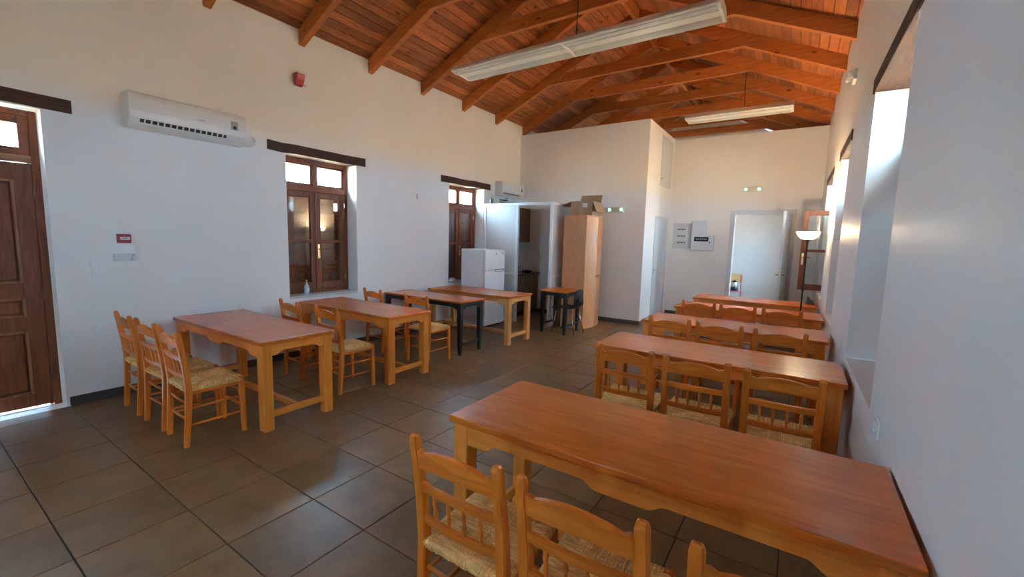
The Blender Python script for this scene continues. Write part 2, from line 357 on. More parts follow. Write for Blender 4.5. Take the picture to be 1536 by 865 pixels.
# ------------------------------------------------------------------ windows and doors
def lever(mb, x, y, z, d=1, n=1):
    """door handle plate and lever on a face at local x (normal +x*n), lever pointing along y*d"""
    mb.box(x, x+n*0.008, y-0.017, y+0.017, z-0.10, z+0.10, bev=0.003) if n > 0 else mb.box(x-0.008, x, y-0.017, y+0.017, z-0.10, z+0.10, bev=0.003)
    mb.tube([(x, y, z+0.03), (x+n*0.045, y, z+0.03)], 0.009); mb.tube([(x+n*0.045, y-d*0.008, z+0.03), (x+n*0.047, y+d*0.105, z+0.03)], 0.008)

def frame_rect(y0, y1, z0, z1, t, xa, xb, bev=0.004, tb=None, tt=None):
    """rectangular frame in the yz plane"""
    tb = t if tb is None else tb; tt = t if tt is None else tt
    mb = MB(); mb.box(xa, xb, y0, y0+t, z0, z1, bev); mb.box(xa, xb, y1-t, y1, z0, z1, bev)
    mb.box(xa, xb, y0+t, y1-t, z0, z0+tb, bev); mb.box(xa, xb, y0+t, y1-t, z1-tt, z1, bev); return mb

def make_window(name, label, loc, rz, W, z0, z1, open_right=None, shutters=True, open_ang=90):
    """local: +x points into the room, frame around x = 0, y across the opening"""
    r = sempty(name, label, loc, rz); h = W/2-0.002
    ztr = z1-0.385       # transom rail
    fr = frame_rect(-h, h, z0+0.001, z1-0.002, 0.055, -0.05, 0.03, tb=0.045).build('window_frame', DARKW('z'), r)
    MB().box(-0.05, 0.035, -h+0.055, h-0.055, ztr-0.04, ztr+0.04, 0.004).build('transom_rail', DARKW('y'), r)
    MB().box(-0.05, 0.03, -0.028, 0.028, ztr+0.04, z1-0.057, 0.004).build('transom_mullion', DARKW('z'), r)
    for a, b in ((-h+0.055, -0.028), (0.028, h-0.055)):
        frame_rect(a, b, ztr+0.04, z1-0.057, 0.028, -0.03, 0.015).build('transom_sash', DARKW('y'), r)
        MB().box(-0.012, -0.008, a+0.02, b-0.02, ztr+0.06, z1-0.077).build('transom_pane', GLASS, r)
    b0, b1 = z0+0.047, ztr-0.041
    mid = b0+(b1-b0)*0.50
    for sgn in (-1, 1):
        wl = h-0.055-0.002
        # leaf built from its hinge edge at local y=0 towards the middle
        lf = bpy.data.objects.new('window_leaf', None); COL.objects.link(lf); lf.parent = r; lf.location = (0.032, sgn*(h-0.057), 0)
        o_ = open_right is not None and sgn == open_right
        lf.rotation_euler = (0, 0, (-sgn*math.radians(open_ang)*-1) if o_ else 0)
        ya, yb = (0, wl) if sgn < 0 else (-wl, 0)
        frame_rect(ya+0.001, yb-0.001, b0, b1, 0.075, -0.045, 0.0, tb=0.10).build('leaf_frame', DARKW('z'), lf)
        MB().box(-0.043, -0.002, ya+0.07, yb-0.07, mid-0.022, mid+0.022, 0.003).build('glazing_bar', DARKW('y'), lf)
        MB().box(-0.024, -0.020, ya+0.06, yb-0.06, b0+0.09, mid-0.02).build('glass_pane', GLASS, lf)
        MB().box(-0.024, -0.020, ya+0.06, yb-0.06, mid+0.02, b1-0.06).build('glass_pane', GLASS, lf)
        if sgn == (open_right or 1):
            hd = MB(); hy = ya+0.038 if sgn > 0 else yb-0.038; lever(hd, 0.0, hy, mid-0.14, sgn)
            if o_: lever(hd, -0.045, hy, mid-0.14, sgn, -1)
            hd.build('handle', BRASS, lf)
        if sgn > 0:
            MB().box(0.0, 0.012, ya-0.012, ya+0.012, b0, b1, 0.003).build('cover_strip', DARKW('z'), lf)
        for zz in (b0+0.15, b1-0.15):
            MB().lathe([(0.008, -0.04), (0.008, 0.04)], (0.006, (0.004 if sgn < 0 else -0.004), zz), 8).build('hinge', BRASS, lf)
    if shutters:
        MB().box(-0.150, -0.131, -h, h, z0+0.005, ztr+0.01).build('shutter_back', DARKW('z'), r)
        for sgn in (-1, 1):
            y0_, y1_ = (-h, -0.003) if sgn < 0 else (0.003, h)
            sh = frame_rect(y0_, y1_, z0+0.005, ztr+0.01, 0.07, -0.13, -0.095).build('shutter', DARKW('z'), r)
            n = 10; hh = (ztr+0.01-0.07-(z0+0.075))/n
            for k in range(n):
                zb = z0+0.075+k*hh
                MB().box(-0.128, -0.10, y0_+0.07, y1_-0.07, zb+0.0005, zb+hh-0.0005, 0.002).build('shutter_slat', DARKW('y'), sh)
    return r

NIC = 0.245
def left_win(n, o, label, **k):
    make_window('window_%d' % n, label, (XL-NIC, (o[0]+o[1])/2, 0), 0, o[1]-o[0], o[2], o[3], **k)
    ztr = o[3]-0.385
    portal((XL-TH-0.02, (o[0]+o[1])/2, (ztr+o[3])/2 if k.get('shutters', True) else (o[2]+o[3])/2), o[1]-o[0], 0.40 if k.get('shutters', True) else o[3]-o[2], (1, 0, 0))
def right_win(n, o, label, nic=0.27, **k):
    yc = (o[0]+o[1])/2
    make_window('window_%d' % n, label, (xr(yc)+nic, yc, 0), PI+0.0115, o[1]-o[0]-0.02, o[2], o[3], **k)
    ztr = o[3]-0.385
    portal((xr(yc)+TH+0.03, yc, (ztr+o[3])/2 if k.get('shutters', True) else (o[2]+o[3])/2), o[1]-o[0], 0.40 if k.get('shutters', True) else o[3]-o[2], (-1, 0, 0))
left_win(1, L_W1, 'dark wooden casement window over the sill with the sanitiser bottle')
left_win(2, L_W2, 'dark wooden casement window behind the white fridge')
left_win(3, L_W0, 'unseen wooden casement window added left of the panelled door for its daylight')  # out-of-view window, put in only for the daylight it lets in
right_win(4, R_W1, 'window deep in the niche beside the nearer hanging lamp')
right_win(5, R_W2, 'window deep in the niche before the floor lamp')
right_win(6, R_W3, 'window beside the floor lamp with one glazed leaf swung into the room', open_right=-1, open_ang=90)
right_win(7, R_W0, 'window in the near end of the right wall')
right_win(8, R_W4, 'window of the far room', shutters=False)
for k, xc in enumerate((-2.4,)):  # unseen rear window, added to fill the hall from behind the camera
    make_window('window_%d' % (9+k), 'unseen casement window added in the near gable wall for fill light', (xc, YR-0.2, 0), PI/2, 0.8, 1.1, 2.6, shutters=False)
    portal((xc, YR-0.42, 1.85), 0.8, 1.5, (0, 1, 0))

# sills (stone slabs in the niches)
SILL = plain('sill_stone', (0.55, 0.53, 0.50), 0.5, var=0.08, bscale=12)
def lintel(n, x0, x1, y0, y1, z0, z1, label):
    mb = MB(); ny = 8; rings = []
    rnd = random.Random(n)
    for i in range(ny+1):
        y = y0+(y1-y0)*i/ny; dz = rnd.uniform(-0.006, 0.006); dx = rnd.uniform(-0.002, 0.002)
        a, b = (x0, x1)
        rings.append([(a, y, z0+dz), (b+dx, y, z0+dz), (b+dx, y, z1+dz), (a, y, z1+dz)])
    mb.loft(rings); struct(mb.build('trim_%d' % n, LINTW('y')), label)
lintel(1, XL-0.12, XL+0.012, -0.35, 1.09, 2.59, 2.70, 'rough dark timber lintel over the panelled door')
lintel(2, XL-0.23, XL+0.012, 2.75, 4.14, 2.595, 2.71, 'rough dark timber lintel over the sanitiser bottle window')
lintel(3, XL-0.23, XL+0.012, 5.74, 7.19, 2.595, 2.71, 'rough dark timber lintel over the window behind the fridge')
for n, o in ((4, R_W1), (5, R_W2), (6, R_W3)):
    mb = MB(); ya, yb = o[0]-0.13, o[1]+0.12 - (0.07 if n == 4 else 0)
    mb.prism([(xr(ya)-0.012, ya), (xr(yb)-0.012, yb), (xr(yb)+0.24, yb), (xr(ya)+0.24, ya)], o[3]-0.003, o[3]+0.10, 'z', bev=0.004)
    struct(mb.build('trim_%d' % n, LINTW('y')), ['rough dark timber lintel over the niche nearest the hanging lamp', 'rough timber lintel over the niche before the floor lamp', 'rough timber lintel over the window with the open leaf'][n-4])
for n, o in ((7, L_W1), (8, L_W2)):
    struct(MB().box(XL-NIC+0.03, XL+0.006, o[0]+0.002, o[1]-0.002, o[2]-0.03, o[2]+0.002, 0.004).build('trim_%d' % n, SILL), ['pale sill under the sanitiser bottle', 'pale sill behind the fridge'][n-7])

# panelled entrance door
d1 = sempty('door_1', 'dark brown panelled wooden entrance door with glazed transom', (XL-0.17, 0.385, 0))
W = 0.512
frame_rect(-W, W, 0.0, 2.575, 0.05, -0.06, 0.02, tb=0.001).build('door_frame', DARKW('z'), d1)
for sg in (-1, 1): MB().box(-0.06, -0.046, sg*(W-0.05)-0.02, sg*(W-0.05)+0.02, 0.0, 2.14).build('door_stop', DARKW('z'), d1)
MB().box(-0.06, 0.03, -W+0.05, W-0.05, 2.14, 2.20, 0.004).build('transom_rail', wood('door_rail_wood', (0.22, 0.09, 0.04), (0.34, 0.15, 0.07), 'y'), d1)
frame_rect(-W+0.05, W-0.05, 2.20, 2.525, 0.065, -0.04, 0.01).build('transom_sash', DARKW('y'), d1)
MB().box(-0.04, 0.008, -0.03, 0.03, 2.26, 2.47, 0.003).build('transom_mullion', DARKW('z'), d1)
MB().box(-0.02, -0.016, -W+0.1, W-0.1, 2.24, 2.49).build('transom_pane', GLASS, d1)
lf = bpy.data.objects.new('door_leaf', None); COL.objects.link(lf); lf.parent = d1
GAPZ = 0.015
dl = MB(); hw = W-0.0502
for (ya, yb, za, zb) in ((-hw, -hw+0.115, GAPZ, 2.137), (hw-0.115, hw, GAPZ, 2.137), (-0.06, 0.06, GAPZ+0.1, 2.02)):
    dl.box(-0.045, 0.0, ya, yb, za, zb, 0.003)
rails = [(GAPZ, 0.135), (0.695, 0.825), (0.985, 1.12), (1.99, 2.137)]
for ya, yb in ((-hw+0.115, -0.06), (0.06, hw-0.115)):
    for za, zb in rails: dl.box(-0.045, -0.0005, ya, yb, za, zb, 0.003)
dl.build('leaf_frame', DARKW('z'), lf)
for ya, yb in ((-hw+0.115, -0.06), (0.06, hw-0.115)):
    for (a, b) in zip(rails, rails[1:]):
        p = MB(); p.box(-0.035, -0.022, ya-0.005, yb+0.005, a[1]-0.005, b[0]+0.005); p.box(-0.024, -0.008, ya+0.025, yb-0.025, a[1]+0.025, b[0]-0.025, 0.008); p.build('door_panel', DARKW('z'), lf)
        frame_rect(ya-0.006, yb+0.006, a[1]-0.006, b[0]+0.006, 0.022, -0.02, 0.009, bev=0.006).build('panel_moulding', wood('door_rail_wood', (0.22, 0.09, 0.04), (0.34, 0.15, 0.07), 'z'), lf)
for zz in (0.3, 1.02, 1.9):
    MB().lathe([(0.009, -0.05), (0.009, 0.05)], (0.006, hw+0.003, zz), 8).build('hinge', CHROME, lf)
hb = MB(); lever(hb, 0.0, -hw+0.05, 1.0, 1); hb.build('handle', BRASS, lf)
portal((XL-TH-0.02, 0.385, 2.36), 1.0, 0.42, (1, 0, 0))

# flush door and hatch in the return wall (faces +x)
d2 = sempty('door_2', 'narrow flush grey-white door with lever handle in the return wall', (XS, 9.485, 0))
frame_rect(-0.493, 0.493, 0.0, 2.168, 0.045, -0.08, 0.014, tb=0.001).build('door_frame', GREYD, d2)
lf2 = MB().box(-0.045, -0.004, -0.446, 0.446, 0.006, 2.122, 0.003).build('door_leaf', GREYD, d2)
hb = MB(); lever(hb, -0.004, -0.39, 1.03, 1); hb.build('handle', CHROME, lf2)
h2 = sempty('door_4', 'square grey-white hatch panel high in the return wall', (XS, 9.585, 0))
frame_rect(-0.393, 0.393, 2.802, 3.808, 0.03, -0.06, 0.012).build('hatch_frame', GREYD, h2)
hl = MB().box(-0.04, 0.004, -0.36, 0.36, 2.835, 3.775, 0.003).build('hatch_leaf', GREYD, h2)
MB().box(0.004, 0.018, -0.33, -0.29, 2.93, 2.97, 0.004).build('latch', CHROME, hl)
# doorway to the far room, leaf swung open
d3 = sempty('door_3', 'wide white doorway with its door leaf swung open into the hall', (0, YF, 0))
mb = MB()
for (a, b) in ((DX0-0.06, DX0+0.03), (DX1-0.03, DX1+0.06)): mb.box(a, b, -0.016, 0.135, 0.0, DZ+0.06, 0.004)
mb.box(DX0+0.03, DX1-0.03, -0.016, 0.135, DZ-0.03, DZ+0.06, 0.004)
mb.build('door_frame', GREYD, d3)
lf3 = bpy.data.objects.new('door_leaf', None); COL.objects.link(lf3); lf3.parent = d3; lf3.location = (DX1-0.01, -0.022, 0); lf3.rotation_euler = (0, 0, -0.085)
MB().box(-0.042, 0.0, -0.93, 0.0, 0.01, DZ-0.04, 0.003).build('leaf_panel', GREYD, lf3)
hb = MB(); lever(hb, 0.0, -0.86, 1.06, 1); lever(hb, -0.042, -0.86, 1.06, 1, -1); hb.build('handle', BRASS, lf3)

# ------------------------------------------------------------------ tables
def scallop(L, top, deep, shallow, e=0.10, c=0.10, mid=True):
    """apron outline from -L/2..L/2: deep ends and centre drop with S curves"""
    def ss(a, b, za, zb, n=5): return [(a+(b-a)*t/n, za+(zb-za)*(0.5-0.5*math.cos(PI*t/n))) for t in range(n+1)]
    h = L/2; low = [(-h, deep)] + ss(-h+e, -h+e+0.07, deep, shallow)
    if mid: low += ss(-c-0.07, -c, shallow, deep+0.004) + ss(c, c+0.07, deep+0.004, shallow)
    low += ss(h-e-0.07, h-e, shallow, deep) + [(h, deep)]
    return low + [(h, top), (-h, top)]

def make_table(label, x0, x1, y0, y1, group=None, topm=None, legm=None, H=0.75, leg=0.082, name='dining_table'):
    cx, cy = (x0+x1)/2, (y0+y1)/2; L, D = x1-x0, y1-y0
    topm = topm or TOPW; legm = legm or LEGW
    t = thing(name, label, 'table', (cx, cy, 0), 0, group)
    MB().box(-L/2, L/2, -D/2, D/2, H-0.034, H, 0.006, 2).build('table_top', topm('x'), t)
    ins = 0.018; lx, ly = L/2-ins, D/2-ins
    lg = None
    for sx in (-1, 1):
        for sy in (-1, 1):
            if lg is None: lg = MB().box(-leg/2, leg/2, -leg/2, leg/2, 0, H-0.034, 0.004).build('leg', legm('z'), t)
            else: lg = inst(lg.data, 'leg', t)
            lg.location = (sx*(lx-leg/2), sy*(ly-leg/2), 0)
    al = 2*(lx-leg); ad = 2*(ly-leg)
    for sy in (-1, 1):
        y = sy*(ly-0.016)
        MB().prism(scallop(al+0.004, H-0.034, H-0.135, H-0.10), y-0.012, y+0.012, 'y').build('apron', legm('x'), t)
    for sx in (-1, 1):
        x = sx*(lx-0.016)
        MB().prism(scallop(ad+0.004, H-0.034, H-0.125, H-0.095, e=0.03, mid=False), x-0.012, x+0.012, 'x').build('end_apron', legm('y'), t)
        xs = sx*(lx-leg/2)
        MB().box(xs-0.014, xs+0.014, -ad/2-0.003, ad/2+0.003, 0.10, 0.155, 0.003).build('end_stretcher', legm('y'), t)
    MB().box(-(lx-leg/2)+0.014, (lx-leg/2)-0.014, -0.02, 0.02, 0.105, 0.15, 0.003).build('long_stretcher', legm('x'), t)
    return t

def make_black_table(name, label, x0, x1, y0, y1, cat='table', H=0.75, leg=0.058, topm=None):
    cx, cy = (x0+x1)/2, (y0+y1)/2; L, D = x1-x0, y1-y0
    t = thing(name, label, cat, (cx, cy, 0))
    MB().box(-L/2, L/2, -D/2, D/2, H-0.026, H, 0.004).build('table_top', (topm or TOPW)('x'), t)
    lx, ly = L/2-0.02, D/2-0.02
    for sx in (-1, 1):
        for sy in (-1, 1):
            x, y = sx*(lx-leg/2), sy*(ly-leg/2); a, b = leg/2, leg/2*0.62
            MB().loft([[(x-b, y-b, 0), (x+b, y-b, 0), (x+b, y+b, 0), (x-b, y+b, 0)], [(x-a*0.95, y-a, 0.25), (x+a, y-a, 0.25), (x+a, y+a, 0.25), (x-a, y+a, 0.25)], [(x-a, y-a, H-0.026), (x+a, y-a, H-0.026), (x+a, y+a, H-0.026), (x-a, y+a, H-0.026)]]).build('leg', BLACK, t)
    for sy in (-1, 1):
        y = sy*(ly-0.012); MB().prism(scallop(2*(lx-leg)+0.004, H-0.026, H-0.115, H-0.085, e=0.02, mid=False), y-0.01, y+0.01, 'y').build('apron', BLACK, t)
    for sx in (-1, 1):
        x = sx*(lx-0.012); MB().prism(scallop(2*(ly-leg)+0.004, H-0.026, H-0.115, H-0.085, e=0.02, mid=False), x-0.01, x+0.01, 'x').build('end_apron', BLACK, t)
        xs = sx*(lx-leg/2); MB().box(xs-0.011, xs+0.011, -(ly-leg)-0.004, ly-leg+0.004, 0.13, 0.165, 0.002).build('end_stretcher', BLACK, t)
    return t

RT = [(-1.35, 0.36, 1.51, 2.17), (-1.385, 0.325, 3.36, 3.99), (-1.427, 0.290, 4.81, 5.46), (-1.40, 0.300, 6.21, 6.86), (-1.41, 0.285, 7.50, 8.13)]
ORD = ['fifth', 'fourth', 'third', 'second', 'first']
for k, r in enumerate(RT):
    make_table('long varnished wooden table, %s of the right-wall row counted from the open doorway' % ORD[k], *r, group='tables in a row along the right wall')
make_table('long varnished wooden table with three chairs beside the panelled door', -5.15, -3.44, 1.65, 2.30)
make_table('long varnished wooden table below the window sill with the sanitiser bottle', -5.27, -3.56, 3.02, 3.65)
make_black_table('black_legged_table', 'long wood-topped table on slim black legs between two all-wood tables', -5.29, -3.735, 4.39, 4.92)
make_table('pale wooden table standing in front of the white fridge', -5.24, -3.55, 5.29, 5.95, legm=PALEW)
make_black_table('side_table', 'small square wood-topped table with black legs against the wardrobe', -3.74, -3.20, 6.50, 7.09)

# ------------------------------------------------------------------ rush chairs
def make_chair():
    t = thing('rush_chair', '', 'chair')
    # rear posts (leg below, back post above), slightly bowed
    def post(sx):
        mb = MB(); rings = []
        for (z, yy, a, b) in ((0, -0.205, 0.017, 0.017), (0.22, -0.188, 0.020, 0.019), (0.45, -0.176, 0.021, 0.020), (0.62, -0.190, 0.021, 0.019), (0.86, -0.228, 0.019, 0.016), (0.875, -0.230, 0.016, 0.012), (0.882, -0.231, 0.009, 0.006)):
            x = sx*(0.186 if z > 0.3 else 0.178+0.008*z/0.3)
            rings.append([(x-a, yy-b, z), (x+a, yy-b, z), (x+a, yy+b, z), (x-a, yy+b, z)])
        mb.loft(rings); bmesh.ops.bevel(mb.bm, geom=[e for e in mb.bm.edges if abs((e.verts[0].co-e.verts[1].co).normalized().z) > 0.7], offset=0.005, segments=2, affect='EDGES')
        return mb
    for sx in (-1, 1): post(sx).build('back_post', CHAIRW('z'), t)
    for sx in (-1, 1):
        mb = MB(); rings = []
        for z, a in ((0, 0.015), (0.2, 0.018), (0.40, 0.020), (0.452, 0.019), (0.458, 0.012)):
            x, y = sx*(0.185+0.006*(1-z/0.45)), 0.178+0.008*(1-z/0.45)
            rings.append([(x-a, y-a, z), (x+a, y-a, z), (x+a, y+a, z), (x-a, y+a, z)])
        mb.loft(rings); bmesh.ops.bevel(mb.bm, geom=[e for e in mb.bm.edges if abs((e.verts[0].co-e.verts[1].co).normalized().z) > 0.7], offset=0.004, segments=1, affect='EDGES')
        mb.build('front_leg', CHAIRW('z'), t)
    def yb(z): return -0.176-(z-0.45)*0.127
    # crest rail, wavy
    N = 20; topz = []; botz = []
    for i in range(N+1):
        u = -1+2*i/N
        zt = 0.826+0.022*math.cos(u*PI*0.62)+0.010*math.exp(-((abs(u)-0.93)/0.10)**2) - 0.006*math.exp(-((abs(u)-0.78)/0.09)**2)
        topz.append((u*0.172, zt)); botz.append((u*0.172, 0.752+0.010*math.cos(u*PI*0.5)))
    def slab(outl, th, nm, curve=0.012):
        mb = MB(); fr = []; bk = []
        for (x, z) in outl:
            y = yb(z)-curve*(1-(x/0.172)**2); fr.append(mb.bm.verts.new((x, y+th/2, z))); bk.append(mb.bm.verts.new((x, y-th/2, z)))
        n = len(outl)
        h = n//2
        for V_, flip in ((fr, False), (bk, True)):
            for i in range(h-1):
                q = [V_[i], V_[i+1], V_[n-2-i], V_[n-1-i]]; mb.bm.faces.new(q[::-1] if flip else q)
        for i in range(n): mb.bm.faces.new((fr[i], bk[i], bk[(i+1) % n], fr[(i+1) % n]))
        bmesh.ops.recalc_face_normals(mb.bm, faces=mb.bm.faces[:])
        es = [e for e in mb.bm.edges if e.calc_face_angle(0) > 0.9]
        bmesh.ops.bevel(mb.bm, geom=es, offset=0.004, segments=2, affect='EDGES')
        mb.build(nm, CHAIRW('x'), t)
    slab(topz + botz[::-1], 0.024, 'crest_rail')
    def rail(zc, hgt, nm): 
        xs = [-0.172+0.344*i/10 for i in range(11)]
        slab([(x, zc+hgt/2) for x in xs]+[(x, zc-hgt/2) for x in xs[::-1]], 0.022, nm)
    rail(0.675, 0.036, 'back_rail'); rail(0.535, 0.036, 'lower_back_rail')
    for k in range(4):
        x = -0.105+0.07*k; za, zb = 0.545, 0.665
        cu = lambda z: yb(z)-0.012*(1-(x/0.172)**2)
        ts = [0, 0.12, 0.2, 0.28, 0.42, 0.5, 0.58, 0.72, 0.8, 0.88, 1]; rr = [6, 7.5, 6, 9.5, 7.5, 6, 7.5, 9.5, 6, 7.5, 6]
        MB().tube([(x, cu(za+(zb-za)*q), za+(zb-za)*q) for q in ts], [v/1000 for v in rr], 8).build('spindle', CHAIRW('z'), t, smooth=True)
    # seat rails and stretchers
    for sx in (-1, 1):
        for z in (0.165, 0.295):
            MB().tube([(sx*0.183, -0.185, z), (sx*0.187, 0, z), (sx*0.188, 0.182, z)], [0.008, 0.011, 0.008], 8).build('side_stretcher', CHAIRW('y'), t, smooth=True)
        MB().box(sx*0.187-0.012, sx*0.187+0.012, -0.17, 0.17, 0.398, 0.422, 0.003).build('seat_rail', CHAIRW('y'), t)
    for z in (0.21, 0.33):
        MB().tube([(-0.178, 0.183, z), (0, 0.184, z), (0.178, 0.183, z)], [0.008, 0.011, 0.008], 8).build('front_stretcher', CHAIRW('x'), t, smooth=True)
    for z in (0.20, 0.33):
        MB().tube([(-0.178, -0.19+0.01*(z/0.3), z), (0, -0.188, z), (0.178, -0.19+0.01*(z/0.3), z)], [0.008, 0.010, 0.008], 8).build('rear_stretcher', CHAIRW('x'), t, smooth=True)
    # woven seat: strands wrapped over each rail and meeting on the diagonals
    mb = MB(); N = 30; rnd = random.Random(3)
    def M(u, v): return (u*(0.196+0.006*v), v*0.193)
    zs = 0.442
    for side in range(4):
        for i in range(N):
            s0 = -0.99+1.98*i/N; s1 = -0.99+1.98*(i+1)/N; sm = (s0+s1)/2; a = abs(sm); jit = rnd.uniform(-0.0015, 0.0015); jo = rnd.uniform(-0.008, 0.012)
            corner = 0.0 if a < 0.86 else (a-0.86)*0.6
            path = [(0.93, -0.030), (1.015-corner+jo, -0.022), (1.03-corner+jo, -0.006), (0.985-corner, 0.008), (0.90, 0.012)]
            if a < 0.8: path.append(((0.9+a)/2, 0.009))
            path.append((max(a-0.02, 0.0), 0.003+0.004*a))
            rows = []
            for (tt, dz) in path:
                row = []
                for s, hz in ((s0, 0), (sm*0.6+s0*0.4, 0.0045), (sm*0.6+s1*0.4, 0.0045), (s1, 0)):
                    tq = tt+(hz*5 if dz < 0 and tt > 0.95 else 0)
                    u, v = {0: (s, tq), 1: (s, -tq), 2: (tq, s), 3: (-tq, s)}[side]
                    x, y = M(u, v); row.append(mb.bm.verts.new((x, y, zs+dz+hz+jit)))
                rows.append(row)
            for A, B in zip(rows, rows[1:]):
                for q in range(3): mb.bm.faces.new((A[q], A[q+1], B[q+1], B[q]))
    mb.box(-0.165, 0.165, -0.165, 0.165, zs-0.02, zs-0.001)
    bmesh.ops.recalc_face_normals(mb.bm, faces=mb.bm.faces[:])
    mb.build('seat', RUSH, t)
    return t
chair = make_chair()
first = [True]
def put_chair(x, y, label, group, rz=0.0):
    c = chair if first[0] else copy_tree(chair)
    first[0] = False
    c.location = (x, y, 0); c.rotation_euler = (0, 0, rz); c['label'] = label; c['group'] = group
    return c
POS = ['aisle-end', 'middle', 'wall-end']
RC = [((-0.938, 1.300), (-0.472, 1.300), (0.035, 1.300)), ((-0.968, 3.125), (-0.500, 3.13), (-0.022, 3.11)), ((-1.015, 4.61), (-0.570, 4.615), (-0.090, 4.59)), ((-1.035, 6.16), (-0.585, 6.13), (-0.110, 6.13))]
rr_ = random.Random(5)
for k, row in enumerate(RC):
    for j, (x, y) in enumerate(row):
        put_chair(x, y, 'rush-seated wooden chair, %s of three at the %s right-wall table from the doorway' % (POS[j], ORD[k]), 'rush chairs along the right-wall tables', rr_.uniform(-0.03, 0.03))
for x, y, rz, l in ((-3.85, 1.425, -0.03, 'rush-seated wooden chair, farthest from the wall of three beside the panelled door'), (-4.32, 1.425, 0.02, 'rush-seated wooden chair, middle of the three standing beside the panelled door'), (-4.83, 1.42, -0.02, 'rush-seated wooden chair, closest to the wall of three beside the panelled door'),
    (-4.60, 2.76, -0.06, 'rush-seated wooden chair, wall side of the table below the sanitiser bottle'), (-3.925, 2.765, -0.04, 'rush-seated wooden chair, room side of the table below the sanitiser bottle'),
    (-4.86, 4.08, -0.08, 'rush-seated wooden chair, wall side of the black-legged long table'), (-3.985, 4.04, 0.0, 'rush-seated wooden chair, room side of the black-legged long table')):
    put_chair(x, y, l, 'rush chairs along the left-wall tables', rz)

# black plastic shell chair by the small table (faces -x)
bc = thing('shell_chair', 'black plastic shell chair with thin metal legs tucked under the small table', 'chair', (-3.32, 6.795, 0), PI/2-0.03)
bc.scale = (0.88, 1, 1)
mb = MB(); nu, nv = 12, 14; grid = []
prof = [(0.21, 0.425), (0.19, 0.445), (0.12, 0.45), (0.0, 0.442), (-0.12, 0.442), (-0.175, 0.46), (-0.20, 0.50), (-0.215, 0.56), (-0.225, 0.63), (-0.235, 0.70), (-0.24, 0.76), (-0.243, 0.79)]
for j, (y, z) in enumerate(prof):
    row = []
    for i in range(nu+1):
        u = -1+2*i/nu; back = max(0, min(1, (z-0.46)/0.33)); wd = 0.215 if j < 6 else 0.215-0.045*back**2
        row.append((u*wd, y+0.05*u*u*back + (0.0 if j > 5 else 0), z+(0.025*u*u if j < 6 else -0.05*back*u**4)))
    grid.append(row)
top = [[mb.bm.verts.new(p) for p in r] for r in grid]
nrm = [(0, 0, -0.012)]*5+[(0, -0.008, -0.008)]+[(0, -0.012, 0)]*6
bot = [[mb.bm.verts.new((p[0]+o[0], p[1]+o[1], p[2]+o[2])) for p in r] for r, o in zip(grid, nrm)]
hole = lambda i, j: j in (7, 9) and 2 <= i <= nu-3
for j in range(len(prof)-1):
    for i in range(nu):
        if hole(i, j): continue
        mb.bm.faces.new((top[j][i], top[j][i+1], top[j+1][i+1], top[j+1][i])); mb.bm.faces.new((bot[j][i], bot[j+1][i], bot[j+1][i+1], bot[j][i+1]))
J = len(prof)-1
for i in range(nu): mb.bm.faces.new((top[0][i], bot[0][i], bot[0][i+1], top[0][i+1])); mb.bm.faces.new((top[J][i], top[J][i+1], bot[J][i+1], bot[J][i]))
for j in range(J): mb.bm.faces.new((top[j][0], top[j+1][0], bot[j+1][0], bot[j][0])); mb.bm.faces.new((top[j][nu], bot[j][nu], bot[j+1][nu], top[j+1][nu]))
bmesh.ops.recalc_face_normals(mb.bm, faces=mb.bm.faces[:])
mb.build('shell', BLACKP, bc, smooth=True)
for sx in (-1, 1):
    MB().tube([(sx*0.15, 0.14, 0.437), (sx*0.215, 0.21, 0.0)], [0.011, 0.009], 8).build('leg', CHROME, bc, smooth=True)
    MB().tube([(sx*0.15, -0.13, 0.43), (sx*0.21, -0.235, 0.0)], [0.011, 0.009], 8).build('leg', CHROME, bc, smooth=True)

# ------------------------------------------------------------------ kitchenette enclosure, fridge, wardrobe
ke = thing('kitchenette_screen', 'white framed partition screen around the kitchenette with open doorway', 'partition', (0, 7.0, 0))
XK = -3.80; PT = 0.05; KH = 2.31
for x in (XL+0.003, -4.60, XK-PT):
    MB().box(x, x+PT, 0, PT, 0, KH-0.05, 0.003).build('post', ALU, ke)
MB().box(XL+0.003, XK, 0, PT, KH-0.05, KH, 0.003).build('top_rail', ALU, ke)
MB().box(XL+PT+0.003, -4.60, 0.008, PT-0.008, 0.92, 0.96, 0.003).build('mid_rail', ALU, ke)
MB().box(XL+PT+0.003, -4.60, 0.008, PT-0.008, 0.0, 0.06, 0.003).build('bottom_rail', ALU, ke)
PANEL = plain('white_panel', (0.70, 0.69, 0.67), 0.5)
MB().box(XL+PT+0.003, -4.60, 0.018, 0.030, 0.96, KH-0.05).build('panel', PANEL, ke)
MB().box(XL+PT+0.003, -4.60, 0.018, 0.030, 0.06, 0.92).build('panel', PANEL, ke)
# side return
MB().box(XK-PT, XK, YP-7.0-PT-0.014, YP-7.0-0.014, 0, KH-0.05, 0.003).build('post', ALU, ke)
MB().box(XK-PT, XK, PT, YP-7.0-0.002, KH-0.05, KH, 0.003).build('side_top_rail', ALU, ke)
MB().box(XK-PT+0.008, XK-0.008, PT, YP-7.0-PT-0.015, 0.92, 0.96, 0.003).build('side_mid_rail', ALU, ke)
MB().box(XK-PT+0.016, XK-0.02, PT, YP-7.0-PT-0.015, 0.96, KH-0.05).build('side_panel', PANEL, ke)
MB().box(XK-PT+0.016, XK-0.02, PT, YP-7.0-PT-0.015, 0.0, 0.92).build('side_panel', PANEL, ke)

